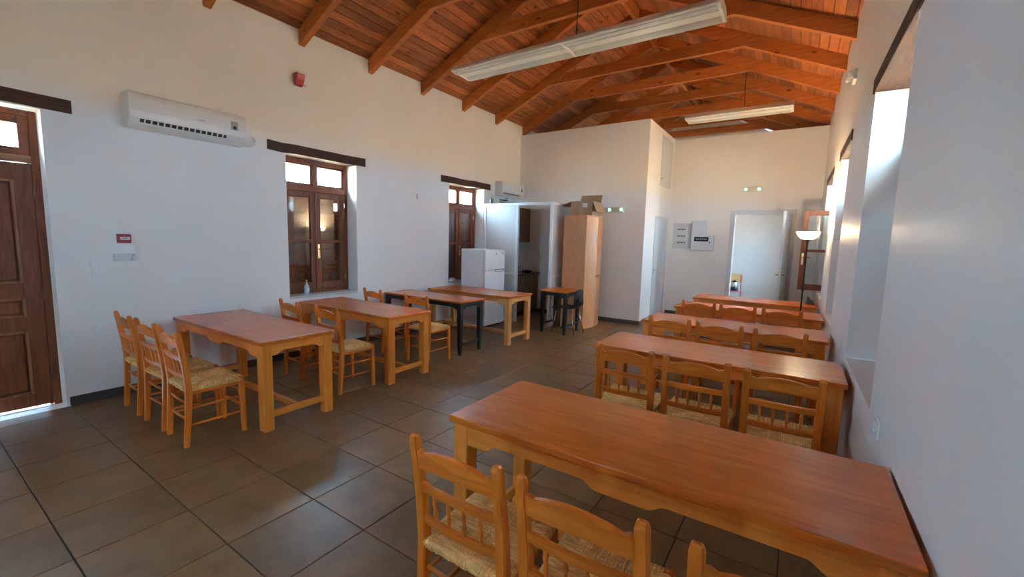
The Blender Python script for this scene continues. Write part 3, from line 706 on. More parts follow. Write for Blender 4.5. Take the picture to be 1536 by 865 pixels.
kb = thing('base_cabinet', 'dark wood kitchen base cabinet with worktop inside the white screen', 'cabinet', (XL+0.016, 7.07, 0))
Lk = YP-0.016-7.07
MB().box(0, 0.53, 0, Lk, 0.1, 0.86, 0.002).build('body', KITW('z'), kb)
MB().box(0, 0.48, 0.01, Lk-0.01, 0.0, 0.1).build('plinth', plain('dark_plinth', (0.05, 0.035, 0.025), 0.5), kb)
for i in range(2):
    dr = MB().box(0.531, 0.549, i*Lk/2+0.003, (i+1)*Lk/2-0.003, 0.105, 0.855, 0.002).build('door', KITW('z'), kb)
    MB().tube([(0.549, i*Lk/2+(0.06 if i else Lk/2-0.06), 0.70), (0.57, i*Lk/2+(0.06 if i else Lk/2-0.06), 0.70), (0.57, i*Lk/2+(0.06 if i else Lk/2-0.06), 0.82), (0.549, i*Lk/2+(0.06 if i else Lk/2-0.06), 0.82)], 0.005, 6).build('handle', CHROME, dr)
MB().box(0, 0.60, 0, Lk, 0.862, 0.90, 0.004).build('worktop', wood('worktop_wood', (0.06, 0.028, 0.015), (0.11, 0.055, 0.03), 'y', rough=0.35), kb)
MB().box(0.10, 0.50, 0.20, 0.70, 0.895, 0.905, 0.004).build('sink_rim', CHROME, kb)
tp = thing('kitchen_tap', 'curved chrome tap rising behind the kitchenette sink', 'tap', (XL+0.30, 7.86, 0.9))
MB().lathe([(0.026, 0), (0.026, 0.02), (0.016, 0.03), (0.014, 0.16)], (0, 0, 0), 12).build('base', CHROME, tp, smooth=True)
MB().tube([(0, 0, 0.15)]+[(0.0, -0.07+0.07*math.cos(a), 0.20+0.07*math.sin(a)) for a in [k*PI/8 for k in range(9)]]+[(0, -0.14, 0.16)], 0.010, 8).build('spout', CHROME, tp, smooth=True)
MB().tube([(0.01, 0, 0.10), (0.07, 0.01, 0.14)], [0.008, 0.006], 8).build('lever', CHROME, tp, smooth=True)
rk = thing('frying_pan', 'dark pan lying on the kitchenette worktop', 'pan', (XL+0.46, 7.98, 0.9))
MB().lathe([(0.09, 0.002), (0.115, 0.045), (0.118, 0.048), (0.112, 0.046), (0.088, 0.008), (0.0005, 0.008)], (0, 0, 0), 20).build('bowl', BLACKP, rk, smooth=True)
MB().tube([(0.03, -0.11, 0.042), (0.06, -0.20, 0.055), (0.085, -0.27, 0.06)], [0.009, 0.011, 0.010], 8).build('handle', BLACKP, rk, smooth=True)
kw = thing('wall_cabinet', 'brown wood wall cabinet hanging inside the white screen', 'cabinet', (XL+0.002, 7.30, 1.56))
MB().box(0, 0.31, 0, 0.97, 0, 0.73, 0.002).build('body', KITW('z'), kw)
for i in range(2):
    dr = MB().box(0.311, 0.329, i*0.485+0.002, (i+1)*0.485-0.002, 0.002, 0.728, 0.002).build('door', KITW('z'), kw)
    yh = 0.485-0.05 if i == 0 else 0.485+0.05
    MB().tube([(0.329, yh, 0.05), (0.348, yh, 0.05), (0.348, yh, 0.17), (0.329, yh, 0.17)], 0.005, 6).build('handle', CHROME, dr)

fg = thing('fridge', 'white two-door fridge freezer standing side-on before the kitchenette screen', 'fridge', (-4.88, 6.36, 0))
FW = plain('fridge_enamel', (0.80, 0.81, 0.83), 0.28)
MB().box(-0.275, 0.225, -0.30, 0.30, 0.03, 1.405, 0.006, 2).build('body', FW, fg)
MB().box(-0.276, 0.228, -0.302, 0.302, 1.405, 1.42, 0.004).build('top_panel', FW, fg)
d_ = MB().box(0.231, 0.28, -0.30, 0.30, 1.045, 1.405, 0.010, 3).build('freezer_door', FW, fg)
MB().box(0.28, 0.298, -0.02, 0.27, 1.052, 1.066, 0.004).build('handle', plain('grey_handle', (0.35, 0.35, 0.36), 0.4), d_)
MB().lathe([(0.012, 0), (0.012, 0.003)], (0, 0, 0), 12).build('badge', CHROME, d_, loc=(0.281, 0.02, 1.34)).rotation_euler = (0, PI/2, 0)
MB().box(0.28, 0.284, 0.20, 0.25, 1.33, 1.38, 0.001).build('sticker', plain('pale_green_sticker', (0.45, 0.62, 0.58), 0.5), d_)
d_ = MB().box(0.231, 0.28, -0.30, 0.30, 0.05, 1.032, 0.010, 3).build('fridge_door', FW, fg)
MB().box(0.28, 0.298, -0.02, 0.27, 1.010, 1.024, 0.004).build('handle', MATS['grey_handle'], d_)
for sx in (-1, 1):
    for sy in (-1, 1): MB().lathe([(0.02, 0), (0.02, 0.03)], (-0.02+sx*0.2, sy*0.25, 0), 10).build('foot', BLACKP, fg)
for i in range(2): MB().box(0.20, 0.262, -0.30, -0.265, (1.036, 0.03)[i], (1.041, 0.046)[i]).build('hinge', CHROME, fg)

wd = thing('wardrobe', 'tall beech-veneer wardrobe with two bowed doors beside the white screen', 'wardrobe', (-3.43, 7.575, 0))
WH = 2.08; wy = 0.375
MB().box(-0.235, 0.20, -wy, -wy+0.02, 0.0, WH-0.02, 0.001).build('side_panel', BEECH('z'), wd)
MB().box(-0.235, 0.20, wy-0.02, wy, 0.0, WH-0.02, 0.001).build('side_panel', BEECH('z'), wd)
MB().box(-0.235, -0.225, -wy+0.02, wy-0.02, 0.0, WH-0.02).build('back_panel', BEECH('z'), wd)
bow = lambda y: 0.215+0.075*(1-(y/wy)**2)
def bowed(ya, yb, th, n=10): return [(bow(ya+(yb-ya)*i/n), ya+(yb-ya)*i/n) for i in range(n+1)]+[(bow(yb-(yb-ya)*i/n)-th, yb-(yb-ya)*i/n) for i in range(n+1)]
MB().prism([(-0.235, -wy)]+[(bow(-wy+2*wy*i/20)+0.006, -wy+2*wy*i/20) for i in range(21)]+[(-0.235, wy)], WH-0.02, WH, 'z').build('top_panel', BEECH('y'), wd)
MB().prism([(-0.224, -wy+0.021)]+[(bow(-wy+0.021+2*(wy-0.021)*i/20)-0.02, -wy+0.021+2*(wy-0.021)*i/20) for i in range(21)]+[(-0.224, wy-0.021)], 0.0, 0.04, 'z').build('bottom_panel', BEECH('y'), wd)
for ya, yb in ((-wy+0.001, -0.005), (0.005, wy-0.001)):
    dr = MB().prism(bowed(ya, yb, 0.016), 0.012, WH-0.023, 'z').build('door', BEECH('z'), wd)
    ky = -0.045 if ya < -0.1 else 0.045
    kn = MB().lathe([(0.009, 0), (0.009, 0.016), (0.022, 0.022), (0.025, 0.032), (0.016, 0.040), (0.001, 0.042)], (0, 0, 0), 12).build('knob', CHROME, dr, smooth=True, loc=(bow(ky)-0.001, ky, 0.975)); kn.rotation_euler = (0, PI/2, 0)

bx = thing('cardboard_box', 'opened brown cardboard box with raised flaps on top of the wardrobe', 'box', (-3.375, 7.50, WH), 0.0)
bw, bd, bh = 0.21, 0.20, 0.25
MB().box(-bw, bw, -bd, -bd+0.006, 0, bh).build('side', CARD, bx); MB().box(-bw, bw, bd-0.006, bd, 0, bh).build('side', CARD, bx)
MB().box(-bw, -bw+0.006, -bd+0.006, bd-0.006, 0, bh).build('side', CARD, bx); MB().box(bw-0.006, bw, -bd+0.006, bd-0.006, 0, bh).build('side', CARD, bx)
MB().box(-bw+0.006, bw-0.006, -bd+0.006, bd-0.006, 0, 0.006).build('bottom', CARD, bx)
f_ = MB().box(0, 0.2, -bd, bd, 0, 0.005).build('flap', CARD, bx, loc=(bw, 0, bh)); f_.rotation_euler = (0, 1.15, 0)
f_ = MB().box(-0.2, 0, -bd, bd, 0, 0.005).build('flap', CARD, bx, loc=(-bw, 0, bh)); f_.rotation_euler = (0, -0.35, 0)
f_ = MB().box(-bw, bw, 0, 0.19, 0, 0.005).build('flap', CARD, bx, loc=(0, -bd, bh)); f_.rotation_euler = (0.12, 0, 0)
f_ = MB().box(-bw, bw, 0, 0.16, 0, 0.005).build('flap', CARD, bx, loc=(0, bd, bh)); f_.rotation_euler = (1.2, 0, 0)
MB().box(0.02, 0.12, -bd-0.001, -bd+0.0005, 0.14, 0.22).build('paper_label', plain('paper', (0.75, 0.74, 0.71), 0.7), bx)
MB().box(-0.03, 0.03, -bd-0.001, -bd+0.0005, 0.0, bh).build('tape', plain('brown_tape', (0.46, 0.31, 0.17), 0.3), bx)
b2 = thing('carton', 'small low brown carton lying beside the opened cardboard box', 'box', (-3.32, 7.80, WH), 0.05)
MB().box(-0.12, 0.12, -0.08, 0.08, 0, 0.10, 0.003).build('body', CARD, b2)
MB().box(-0.12, 0.12, -0.02, 0.02, 0.1, 0.1008).build('tape', MATS['brown_tape'], b2)

# ------------------------------------------------------------------ lamps
LENS = plain('prismatic_diffuser', (0.56, 0.56, 0.53), 0.3, bump=0.25, bscale=160)
LAMPW = plain('lamp_enamel', (0.78, 0.76, 0.70), 0.35)
def hanging_light(label, x0, x1, yc, z, halves, cordx, cordtop):
    t = thing('hanging_light', label, 'light', ((x0+x1)/2, yc, z), 0, 'hanging strip lights'); L = x1-x0; h = L/2
    k_ = 1.22
    cs_ = [(-0.165, 0.022), (-0.165, 0.012), (-0.145, 0.008), (-0.055, 0.035), (-0.05, 0.042), (0.05, 0.042), (0.055, 0.035), (0.145, 0.008), (0.165, 0.012), (0.165, 0.022), (0.10, 0.085), (-0.10, 0.085)]
    cs_ = [(a*k_, b*k_) for a, b in cs_]
    MB().prism(cs_, -h, h, 'x').build('housing', LAMPW, t)
    for i in range(halves):
        a, b = -h+i*L/halves+0.02, -h+(i+1)*L/halves-0.02
        for sgn in (-1, 1):
            p = [(sgn*0.048, 0.034), (sgn*0.060, 0.016), (sgn*0.100, 0.004), (sgn*0.143, 0.002), (sgn*0.146, 0.007), (sgn*0.06, 0.034)]
            MB().prism([(q[0]*k_, q[1]*k_) for q in p], a, b, 'x').build('diffuser', LENS, t)
        MB().box(a, b, -0.046*k_, 0.046*k_, 0.012*k_, 0.041*k_, 0.006, 2).build('lamp_tray', LAMPW, t)
    for x in [-h+0.004, h-0.004]+([0.0] if halves > 1 else []):
        MB().prism([(a*k_, b*k_) for a, b in [(-0.166, 0.012), (-0.10, 0.0), (-0.05, 0.006), (0.05, 0.006), (0.10, 0.0), (0.166, 0.012), (0.166, 0.024), (0.10, 0.088), (-0.10, 0.088), (-0.166, 0.024)]], x-0.014, x+0.014, 'x').build('end_cap', LAMPW, t)
    cx_ = cordx-(x0+x1)/2
    MB().tube([(cx_, 0, 0.085), (cx_+0.01, 0, (cordtop-z)*0.3), (cx_-0.005, 0, (cordtop-z)*0.7), (cx_, 0, cordtop-z)], 0.006, 6).build('cord', BLACKP, t)
    MB().lathe([(0.03, 0.10), (0.03, 0.12), (0.012, 0.14)], (cx_, 0, 0), 12).build('cord_grip', LAMPW, t)
    return t
hanging_light('long white double strip light hanging on a black cord from the roof', -3.94, -0.784, 4.59, 3.73, 2, -2.28, zr(-2.28)+0.01)
hanging_light('shorter white strip light hanging on a cord before the far doorway', -1.878, -0.285, 8.395, 3.785, 1, -0.99, 4.492)

lp = thing('floor_lamp', 'lit uplighter floor lamp with frosted bowl on a thin dark pole', 'lamp', (0.075, 7.18, 0))
DMET = plain('dark_bronze', (0.05, 0.04, 0.03), 0.35, 0.6)
MB().lathe([(0.13, 0), (0.13, 0.012), (0.11, 0.024), (0.03, 0.034), (0.014, 0.06)], (0, 0, 0), 24).build('base', DMET, lp, smooth=True)
MB().lathe([(0.010, 0.05), (0.010, 1.66), (0.018, 1.67), (0.018, 1.69), (0.012, 1.70)], (0, 0, 0), 12).build('pole', DMET, lp, smooth=True)
MB().lathe([(0.012, 1.0), (0.016, 1.01), (0.016, 1.06), (0.012, 1.07)], (0, 0, 0), 12).build('switch', DMET, lp)
MB().lathe([(0.03, 1.695), (0.04, 1.71), (0.045, 1.715)], (0, 0, 0), 16).build('collar', DMET, lp)
bowlm = plain('lit_frosted_glass', (0.9, 0.86, 0.78), 0.4, emit=(1.0, 0.80, 0.50), estr=0.5)
MB().lathe([(0.045, 1.712), (0.085, 1.728), (0.12, 1.765), (0.137, 1.812), (0.139, 1.818), (0.133, 1.816), (0.116, 1.77), (0.08, 1.736), (0.04, 1.722), (0.001, 1.72)], (0, 0, 0), 32).build('bowl_shade', bowlm, lp, smooth=True)
pl = bpy.data.lights.new('lamp_bulb', 'POINT'); pl.energy = 2.6; pl.color = (1.0, 0.72, 0.42); pl.shadow_soft_size = 0.05
po = bpy.data.objects.new('lamp_bulb', pl); COL.objects.link(po); po.parent = lp; po.location = (0, 0, 1.80)

# ------------------------------------------------------------------ air conditioners
DARKSLOT = plain('dark_slot', (0.03, 0.025, 0.02), 0.6)
ACW = plain('aircon_plastic', (0.76, 0.74, 0.71), 0.32)
def aircon(label, y0, y1, z0, z1, dep=0.195):
    L = y1-y0; Hh = z1-z0
    t = thing('air_conditioner', label, 'air conditioner', (XL+0.001, (y0+y1)/2, z0), 0, 'wall air conditioners')
    prof = [(0, 0.0), (dep*0.55, 0.0), (dep*0.82, 0.035), (dep*0.97, 0.085), (dep, 0.14), (dep*0.99, Hh-0.05), (dep*0.93, Hh-0.015), (dep*0.82, Hh), (0, Hh)]
    MB().prism([(p[0], p[1]) for p in prof], -L/2+0.014, L/2-0.014, 'y').build('body', ACW, t)
    for s in (-1, 1):
        MB().prism([(p[0]+0.003 if p[0] else 0, p[1]) for p in prof], s*L/2-(0.014 if s > 0 else 0), s*L/2+(0.014 if s < 0 else 0), 'y', bev=0.004).build('end_cap', ACW, t)
    ya, yb = -L*0.42, L*0.30
    # outlet slot on the lower curved front
    p0, p1 = Vector((dep*0.82, 0, 0.035)), Vector((dep*0.97, 0, 0.085)); d = (p1-p0).normalized(); nrm = Vector((d.z, 0, -d.x))
    def onf(s, h): q = p0+d*s+nrm*h; return (q.x, q.z)
    MB().prism([onf(0.012, 0.0005), onf(0.045, 0.0005), onf(0.045, 0.002), onf(0.012, 0.002)], ya, yb, 'y').build('outlet', DARKSLOT, t)
    for k in range(14):
        y = ya+(yb-ya)*(k+0.7)/14.4
        MB().prism([onf(0.012, 0.002), onf(0.045, 0.002), onf(0.045, 0.005), onf(0.012, 0.005)], y-0.006, y+0.006, 'y').build('vane', ACW, t)
    MB().prism([onf(-0.004, 0.001), onf(0.010, 0.001), onf(0.010, 0.006), onf(-0.004, 0.006)], ya-0.01, L*0.42, 'y', bev=0.001).build('flap', ACW, t)
    MB().prism([onf(0.05, 0.0005), onf(0.056, 0.0005), onf(0.056, 0.007), onf(0.05, 0.007)], ya-0.02, L*0.1, 'y', bev=0.001).build('lip', ACW, t)
    g = plain('display_grey', (0.38, 0.38, 0.40), 0.3)
    MB().box(dep-0.001, dep+0.002, L*0.34, L*0.41, 0.14, 0.23, 0.001).build('display', g, t)
    b = MB().lathe([(0.018, 0), (0.016, 0.004), (0.001, 0.006)], (0, 0, 0), 16).build('sensor', DARKGLASS, t, smooth=True, loc=(dep+0.002, L*0.378, 0.165)); b.rotation_euler = (0, PI/2, 0)
    MB().box(dep-0.001, dep+0.0008, L*0.04, L*0.10, 0.165, 0.174, 0.0).build('badge', g, t)
    return t
aircon('long white wall air conditioner above the red alarm call point', 1.43, 2.44, 2.555, 2.865)
aircon('smaller white wall air conditioner above the kitchenette screen', 7.36, 8.20, 2.50, 2.80)
pp = thing('pipe_elbow', 'short looped white drain pipe coming out beside the long air conditioner', 'pipe', (XL+0.001, 2.50, 2.58))
MB().tube([(0.05, -0.048, 0.012), (0.045, -0.01, -0.004), (0.045, 0.04, 0.0), (0.042, 0.085, 0.03), (0.038, 0.10, 0.075), (0.03, 0.075, 0.11), (0.0, 0.06, 0.115)], 0.011, 10).build('hose', WHITE, pp, smooth=True)
MB().lathe([(0.028, 0), (0.026, 0.006), (0.012, 0.008)], (0, 0, 0), 14).build('wall_rose', WHITE, pp, loc=(0.0, 0.06, 0.115)).rotation_euler = (0, PI/2, 0)

# ------------------------------------------------------------------ things on the walls
# every builder: local +x points away from the wall
def on_left(name, label, cat, y, z, group=None): return thing(name, label, cat, (XL+0.0008, y, z), 0, group)
def on_right(name, label, cat, y, z, group=None): return thing(name, label, cat, (xr(y)-0.0012, y, z), PI+0.0115, group)
def on_front(name, label, cat, x, y, z, group=None): return thing(name, label, cat, (x, y-0.0008, z), -PI/2, group)   # faces the camera side
cp = on_left('fire_call_point', 'square red fire alarm call point above the white keypad box', 'alarm', 1.372, 1.515)
MB().box(0, 0.045, -0.05, 0.05, -0.042, 0.042, 0.006, 2).build('housing', RED, cp)
MB().box(0.045, 0.048, -0.034, 0.038, -0.012, 0.016, 0.001).build('glass_label', plain('label_white', (0.75, 0.72, 0.72), 0.4), cp)
for k in range(4): MB().box(0.048, 0.0486, -0.016+0.010*k, -0.010+0.010*k, -0.002, 0.005).build('print_mark', plain('print_black', (0.03, 0.03, 0.04), 0.5), cp)
MB().box(0.045, 0.0465, -0.008, 0.008, 0.024, 0.032, 0.0).build('emblem', plain('dull_pink', (0.45, 0.12, 0.12), 0.5), cp)
kp = on_left('keypad_box', 'flat white horizontal alarm box under the red call point', 'alarm box', 1.370, 1.338)
MB().box(0, 0.028, -0.078, 0.078, -0.036, 0.036, 0.004, 2).build('cover', plain('pale_grey_plastic', (0.62, 0.63, 0.64), 0.4), kp)
for k in range(5): MB().box(0.028, 0.0295, 0.038+0.004*k, 0.056+0.004*k, -0.022+0.011*k, -0.017+0.011*k).build('grille_slot', plain('slot_grey', (0.2, 0.22, 0.25), 0.5), kp)
def switch(t, w_=0.041, keys=1):
    MB().box(0, 0.010, -w_, w_, -0.041, 0.041, 0.003, 2).build('plate', WHITE, t)
    for k in range(keys):
        a = -0.030+0.06*k/keys; MB().box(0.010, 0.0145, a+0.001, a+0.06/keys-0.001, -0.030, 0.030, 0.002).build('rocker', WHITE, t)
switch(on_left('light_switch', 'white light switch, upper of the stacked pair beside the panelled door', 'switch', 1.165, 1.300))
switch(on_left('light_switch', 'white double light switch, lower of the stacked pair beside the panelled door', 'switch', 1.180, 1.205), keys=2)
def socket(t):
    MB().box(0, 0.010, -0.041, 0.041, -0.041, 0.041, 0.003, 2).build('plate', WHITE, t)
    r = MB().lathe([(0.028, 0.0), (0.028, 0.006), (0.022, 0.006), (0.021, 0.002), (0.0005, 0.002)], (0, 0, 0), 18).build('recess', WHITE, t, loc=(0.010, 0, 0)); r.rotation_euler = (0, PI/2, 0)
    for s in (-1, 1): MB().lathe([(0.003, 0.0), (0.003, 0.0012)], (0, 0, 0), 8).build('pin_hole', DARKSLOT, t, loc=(0.012, s*0.0095, 0)).rotation_euler = (0, PI/2, 0)
socket(on_left('wall_socket', 'round-hole white wall socket between the panelled door and the chairs', 'socket', 1.165, 0.665))
socket(on_left('wall_socket', 'white wall socket low beside the sanitiser bottle window', 'socket', 2.66, 0.685))
socket(on_right('wall_socket', 'white wall socket at tabletop height, fifth table from the doorway', 'socket', 2.50, 0.79))
socket(on_right('wall_socket', 'white wall socket at tabletop height, fourth table from the doorway', 'socket', 4.35, 0.79))
wb = on_left('junction_box', 'small white junction box high between the two left-wall windows', 'box', 5.20, 2.275)
MB().box(0, 0.035, -0.045, 0.045, -0.045, 0.045, 0.006, 2).build('cover', WHITE, wb)
for s in (-1, 1): MB().lathe([(0.004, 0), (0.004, 0.002)], (0, 0, 0), 8).build('screw', CHROME, wb, loc=(0.035, s*0.034, s*0.034)).rotation_euler = (0, PI/2, 0)
sd = on_left('fire_sounder', 'red and white fire alarm sounder high under the rafters', 'alarm', 3.17, 3.50)
MB().prism([(0.0, 0.075), (0.075, 0.075), (0.095, 0.06), (0.075, 0.0), (0.045, -0.055), (0.02, -0.07), (0, -0.07)], -0.07, 0.03, 'y', bev=0.004).build('body', RED, sd)
MB().prism([(0.0, 0.07), (0.075, 0.07), (0.085, 0.055), (0.068, 0.0), (0.04, -0.04), (0, -0.05)], 0.031, 0.085, 'y', bev=0.006).build('beacon', WHITE, sd)
el = on_right('emergency_light', 'small white emergency light high on the right wall below the rafters', 'light', 5.72, 3.34)
MB().box(0, 0.03, -0.10, 0.10, -0.05, 0.05, 0.006, 2).build('base', WHITE, el)
for s in (-1, 1):
    MB().lathe([(0.035, 0.0), (0.042, 0.03), (0.040, 0.055), (0.020, 0.05)], (0, 0, 0), 16).build('lamp_head', WHITE, el, smooth=True, loc=(0.03, s*0.05, 0.01)).rotation_euler = (0, PI/2, 0)
def exit_light(label, x, y, z):
    t = on_front('exit_light', label, 'sign', x, y, z, 'green-lit emergency exit lights')
    hw = 0.168
    MB().box(0, 0.045, -hw, hw, -0.055, 0.055, 0.012, 3).build('housing', plain('exit_housing', (0.60, 0.60, 0.52), 0.35), t)
    MB().box(0.045, 0.047, -hw+0.10, hw-0.10, -0.035, 0.035, 0.001).build('legend_panel', plain('exit_legend', (0.62, 0.58, 0.46), 0.35), t)
    for s in (-1, 1):
        MB().lathe([(0.028, 0.0), (0.030, 0.010), (0.018, 0.018), (0.001, 0.020)], (0, 0, 0), 16).build('green_lens', GREEN, t, smooth=True, loc=(0.045, s*(hw-0.05), 0)).rotation_euler = (0, PI/2, 0)
exit_light('white emergency exit light with two green spots beside the wardrobe', -3.09, YP, 2.245)
exit_light('white emergency exit light with two green spots above the open doorway', -0.915, YF, 2.76)
# electrical cabinets
pa = on_front('breaker_panel', 'tall flush white breaker panel with three rows of switches on end wall', 'electrical panel', -2.225, YF, 1.80)
MB().box(0, 0.02, -0.20, 0.20, -0.29, 0.27, 0.004).build('frame', WMETAL, pa)
MB().box(0.02, 0.026, -0.155, 0.105, -0.235, 0.215, 0.003).build('door', WMETAL, pa)
for k in range(3):
    rb = MB().box(0.026, 0.032, -0.11, 0.07, 0.12-0.145*k, 0.15-0.145*k, 0.001).build('breaker_row', plain('breaker_grey', (0.24, 0.24, 0.25), 0.4), pa)
    for q in range(8): MB().box(0.032, 0.042, -0.102+0.021*q, -0.090+0.021*q, 0.128-0.145*k, 0.144-0.145*k).build('breaker', BLACKP if q % 3 else WHITE, rb)
MB().box(0.026, 0.040, 0.072, 0.088, -0.20, -0.15, 0.002).build('latch', CHROME, pa)
pb = on_front('cable_box', 'plain square white metal cable box above the cabinet with dark window', 'electrical box', -1.865, YF, 1.97)
MB().box(0, 0.09, -0.148, 0.148, -0.155, 0.155, 0.004).build('body', WMETAL, pb)
MB().box(0.09, 0.094, -0.14, 0.14, -0.147, 0.147, 0.002).build('lid', WMETAL, pb)
pc = on_front('switch_cabinet', 'low white switch cabinet with a dark glazed window on end wall', 'electrical panel', -1.79, YF, 1.648)
MB().box(0, 0.11, -0.225, 0.225, -0.162, 0.162, 0.008, 2).build('body', WMETAL, pc)
wn = MB().box(0.11, 0.115, -0.16, 0.13, 0.03, 0.125, 0.003).build('window', DARKGLASS, pc)
for q in range(6): MB().box(0.115, 0.117, -0.125+0.04*q, -0.10+0.04*q, 0.06, 0.095).build('breaker', plain('breaker_grey', (0.24, 0.24, 0.25)), wn)
MB().lathe([(0.014, 0), (0.014, 0.01)], (0, 0, 0), 12).build('lock', BLACKP, pc, loc=(0.11, 0.16, 0.01)).rotation_euler = (0, PI/2, 0)
switch(on_front('light_switch', 'white light switch on end wall left of the open doorway', 'switch', -1.50, YF, 1.32))

# ------------------------------------------------------------------ small things
sb = thing('sanitiser_bottle', 'clear pump bottle of blue hand sanitiser on the window sill', 'bottle', (XL-0.12, 3.27, 0.803))
BLUEG = plain('blue_gel', (0.42, 0.58, 0.72), 0.15)
MB().loft([[(0.022*math.cos(a)*1.3*k, 0.034*math.sin(a)*k, z) for a in [2*PI*i/16 for i in range(16)]] for z, k in ((0, 0.9), (0.008, 1), (0.09, 1), (0.115, 0.85), (0.128, 0.4), (0.138, 0.35))]).build('bottle', BLUEG, sb, smooth=True)
MB().box(0.027, 0.030, -0.022, 0.022, 0.03, 0.085).build('label', plain('pale_label', (0.55, 0.68, 0.80), 0.4), sb)
MB().lathe([(0.013, 0.136), (0.013, 0.150), (0.005, 0.153), (0.005, 0.175), (0.010, 0.178), (0.010, 0.188)], (0, 0, 0), 12).build('pump', WHITE, sb, smooth=True)
MB().tube([(0, 0, 0.183), (0.03, -0.012, 0.183), (0.036, -0.014, 0.176)], 0.005, 8).build('nozzle', WHITE, sb, smooth=True)
cl = thing('crumpled_cloth', 'crumpled white cloth on the sill behind the fridge', 'cloth', (XL-0.07, 6.12, 0.793))
mb = MB(); rnd = random.Random(9); rings = []
for j in range(6):
    f_ = j/5; R_ = 0.075*(1-0.75*f_**2)
    rings.append([(R_*0.9*math.cos(a)*(1+rnd.uniform(-.18, .18)), R_*1.7*math.sin(a)*(1+rnd.uniform(-.18, .18)), 0.07*f_+(0 if j == 0 else rnd.uniform(-0.008, 0.008))) for a in [2*PI*i/18 for i in range(18)]])
mb.loft(rings); mb.build('folds', plain('white_cloth', (0.75, 0.76, 0.78), 0.8), cl, smooth=True)
# odds and ends on top of the kitchenette screen
rt_ = thing('cable_coil', 'small coil of black cable on top of the kitchenette screen', 'cable', (-4.92, 7.03, KH))
MB().tube([(0.10*math.cos(a*0.35)+0.01*math.sin(a), 0.018*math.sin(a*0.35), 0.008+0.0022*a) for a in range(40)], 0.007, 6).build('loop', BLACKP, rt_)
MB().tube([(0.10, 0, 0.01), (0.17, 0.005, 0.008), (0.24, 0, 0.008)], 0.006, 6).build('tail', BLACKP, rt_)
ad_ = thing('power_adapter', 'small black plug-in adapter standing on the kitchenette screen', 'adapter', (-5.22, 7.025, KH))
MB().box(-0.02, 0.02, -0.018, 0.018, 0, 0.09, 0.005, 2).build('body', BLACKP, ad_)
MB().tube([(0, 0, 0.088), (0.012, 0, 0.11), (0.04, 0, 0.105), (0.055, 0, 0.05), (0.09, 0, 0.006)], 0.004, 6).build('lead', BLACKP, ad_)
wg = thing('desk_wedge', 'small dark wedge-shaped stand on the table by the floor lamp', 'stand', (0.19, 7.86, 0.75), 0.2)
MB().prism([(-0.05, 0), (0.055, 0), (0.05, 0.02), (-0.028, 0.115), (-0.036, 0.115)], -0.05, 0.05, 'y', bev=0.003).build('wedge', plain('dark_brown_leather', (0.05, 0.028, 0.02), 0.5), wg)
# chair and kettle in the far room
fc = thing('school_chair', 'wood-backed school chair with a red metal frame beyond the open doorway', 'chair', (-1.36, 12.35, 0), PI+0.12)
REDM = plain('red_tube', (0.50, 0.03, 0.08), 0.35)
PLY = wood('ply', (0.62, 0.36, 0.13), (0.72, 0.46, 0.20), 'x', rough=0.35)
for sx in (-1, 1):
    MB().tube([(sx*0.20, 0.20, 0), (sx*0.18, 0.17, 0.44)], 0.011, 8).build('front_leg', REDM, fc, smooth=True)
    MB().tube([(sx*0.20, -0.24, 0), (sx*0.18, -0.17, 0.44), (sx*0.175, -0.20, 0.70), (sx*0.17, -0.22, 0.84)], 0.011, 8).build('rear_leg', REDM, fc, smooth=True)
    MB().tube([(sx*0.18, 0.17, 0.435), (sx*0.18, -0.17, 0.435)], 0.010, 8).build('seat_rail', REDM, fc, smooth=True)
MB().box(-0.20, 0.20, -0.19, 0.21, 0.446, 0.458, 0.004).build('seat', plain('red_seat', (0.55, 0.10, 0.16), 0.35), fc)
mb = MB(); rg = []
for i in range(9):
    u = -1+i/4; x = u*0.205; y = -0.195-0.02*(1-u*u); k = 0.012 if abs(u) == 1 else 0
    rg.append([(x, y, 0.66+k), (x, y-0.01, 0.66+k), (x, y-0.035, 0.88-k), (x, y-0.025, 0.88-k)])
mb.loft(rg).build('backrest', PLY, fc)
kt = thing('coffee_jug', 'steel and black coffee jug standing on the school chair seat', 'kettle', (-1.33, 12.34, 0.459))
MB().lathe([(0.085, 0), (0.09, 0.01), (0.09, 0.075), (0.086, 0.08)], (0, 0, 0), 20).build('base', BLACKP, kt, smooth=True)
MB().lathe([(0.080, 0.08), (0.083, 0.10), (0.075, 0.17), (0.055, 0.215), (0.052, 0.22)], (0, 0, 0), 20).build('jug', plain('steel_jug', (0.72, 0.74, 0.78), 0.18, 0.9), kt, smooth=True)
MB().lathe([(0.055, 0.22), (0.058, 0.235), (0.03, 0.26), (0.012, 0.265)], (0, 0, 0), 20).build('lid', BLACKP, kt, smooth=True)
MB().tube([(-0.05, 0, 0.23), (-0.12, 0, 0.22), (-0.135, 0, 0.16), (-0.115, 0, 0.10), (-0.08, 0, 0.095)], 0.010, 8).build('handle', BLACKP, kt, smooth=True)

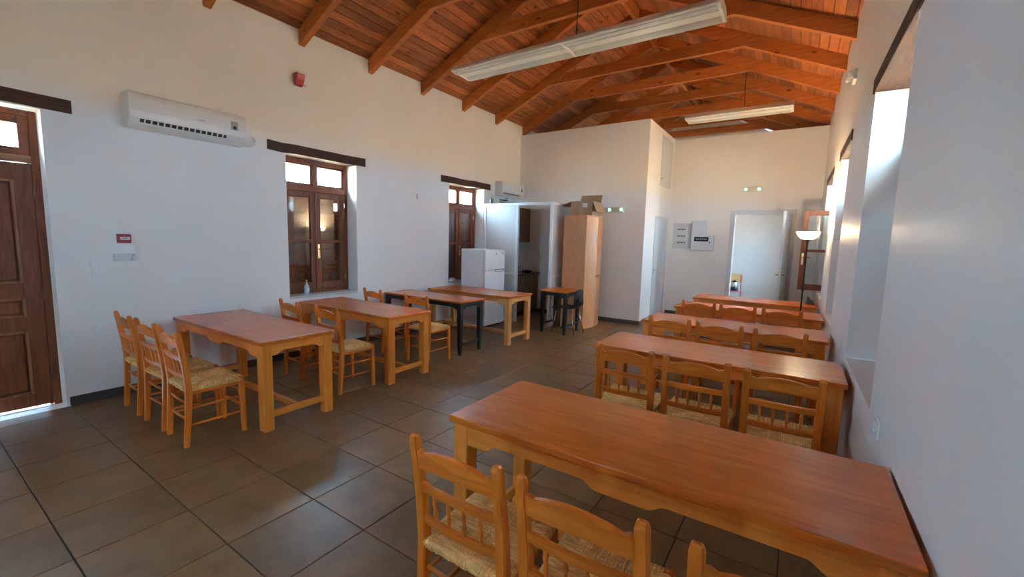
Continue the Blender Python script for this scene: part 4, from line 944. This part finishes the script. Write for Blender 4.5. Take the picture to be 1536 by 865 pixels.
# ------------------------------------------------------------------ outdoors seen through the transoms
gr = MB().box(-60, 60, -60, 60, -0.30, -0.15).build('ground', plain('pale_yard', (0.47, 0.37, 0.245), 0.9, var=0.15, bscale=2)); struct(gr, 'pale stony yard outside the building')
step = MB().box(XL-2.6, XL-TH+0.35, -0.6, 1.4, -0.15, -0.003, 0.01).build('door_step', plain('step_stone', (0.36, 0.34, 0.31), 0.8)); struct(step, 'pale stone doorstep outside the panelled door')
LEAF = plain('olive_leaf', (0.10, 0.15, 0.075), 0.6, var=0.3, bscale=3); BARK = plain('bark', (0.12, 0.09, 0.07), 0.9, var=0.3, bscale=8, bump=0.5)
def tree(label, x, y, h, rad, n, seed):
    rnd = random.Random(seed); t = thing('olive_tree', label, 'tree', (x, y, -0.15), 0, 'trees outside the left wall')
    MB().tube([(0, 0, 0), (0.06, 0.03, h*0.2), (-0.05, 0.05, h*0.4), (0.05, 0, h*0.7)], [0.2, 0.16, 0.12, 0.05], 10).build('trunk', BARK, t, smooth=True)
    for k in range(6):
        a = k*PI/3+rnd.uniform(-.3, .3); z0_ = h*rnd.uniform(0.35, 0.55)
        MB().tube([(0, 0.03, z0_), (rad*0.4*math.cos(a), rad*0.4*math.sin(a), z0_+h*0.15), (rad*0.8*math.cos(a), rad*0.8*math.sin(a), z0_+h*0.26)], [0.06, 0.04, 0.012], 6).build('branch', BARK, t)
    mb = MB()
    for i in range(n):
        v = Vector((rnd.gauss(0, 1), rnd.gauss(0, 1), rnd.gauss(0, 1))).normalized()*rnd.uniform(0.45, 1)
        lump = 1+0.25*math.sin(v.x*5+seed)*math.cos(v.y*6)+0.15*math.sin(v.z*9)
        c = Vector((v.x*rad*lump, v.y*rad*lump, h*0.68+v.z*h*0.33*lump))
        a = Vector((rnd.uniform(-1, 1), rnd.uniform(-1, 1), rnd.uniform(-1, 1))).normalized(); b = a.orthogonal().normalized()
        l_, w_ = 0.10, 0.035
        mb.quad(c-a*l_, c+b*w_, c+a*l_, c-b*w_)
    o = mb.build('foliage', LEAF, t); o['kind'] = 'stuff'
tree('broad olive tree in the yard outside the panelled door', -24.0, -1.6, 5.6, 2.4, 2500, 2)
tree('taller olive tree in the yard outside the sanitiser bottle window', -26, 15.0, 6.2, 2.6, 2500, 4)
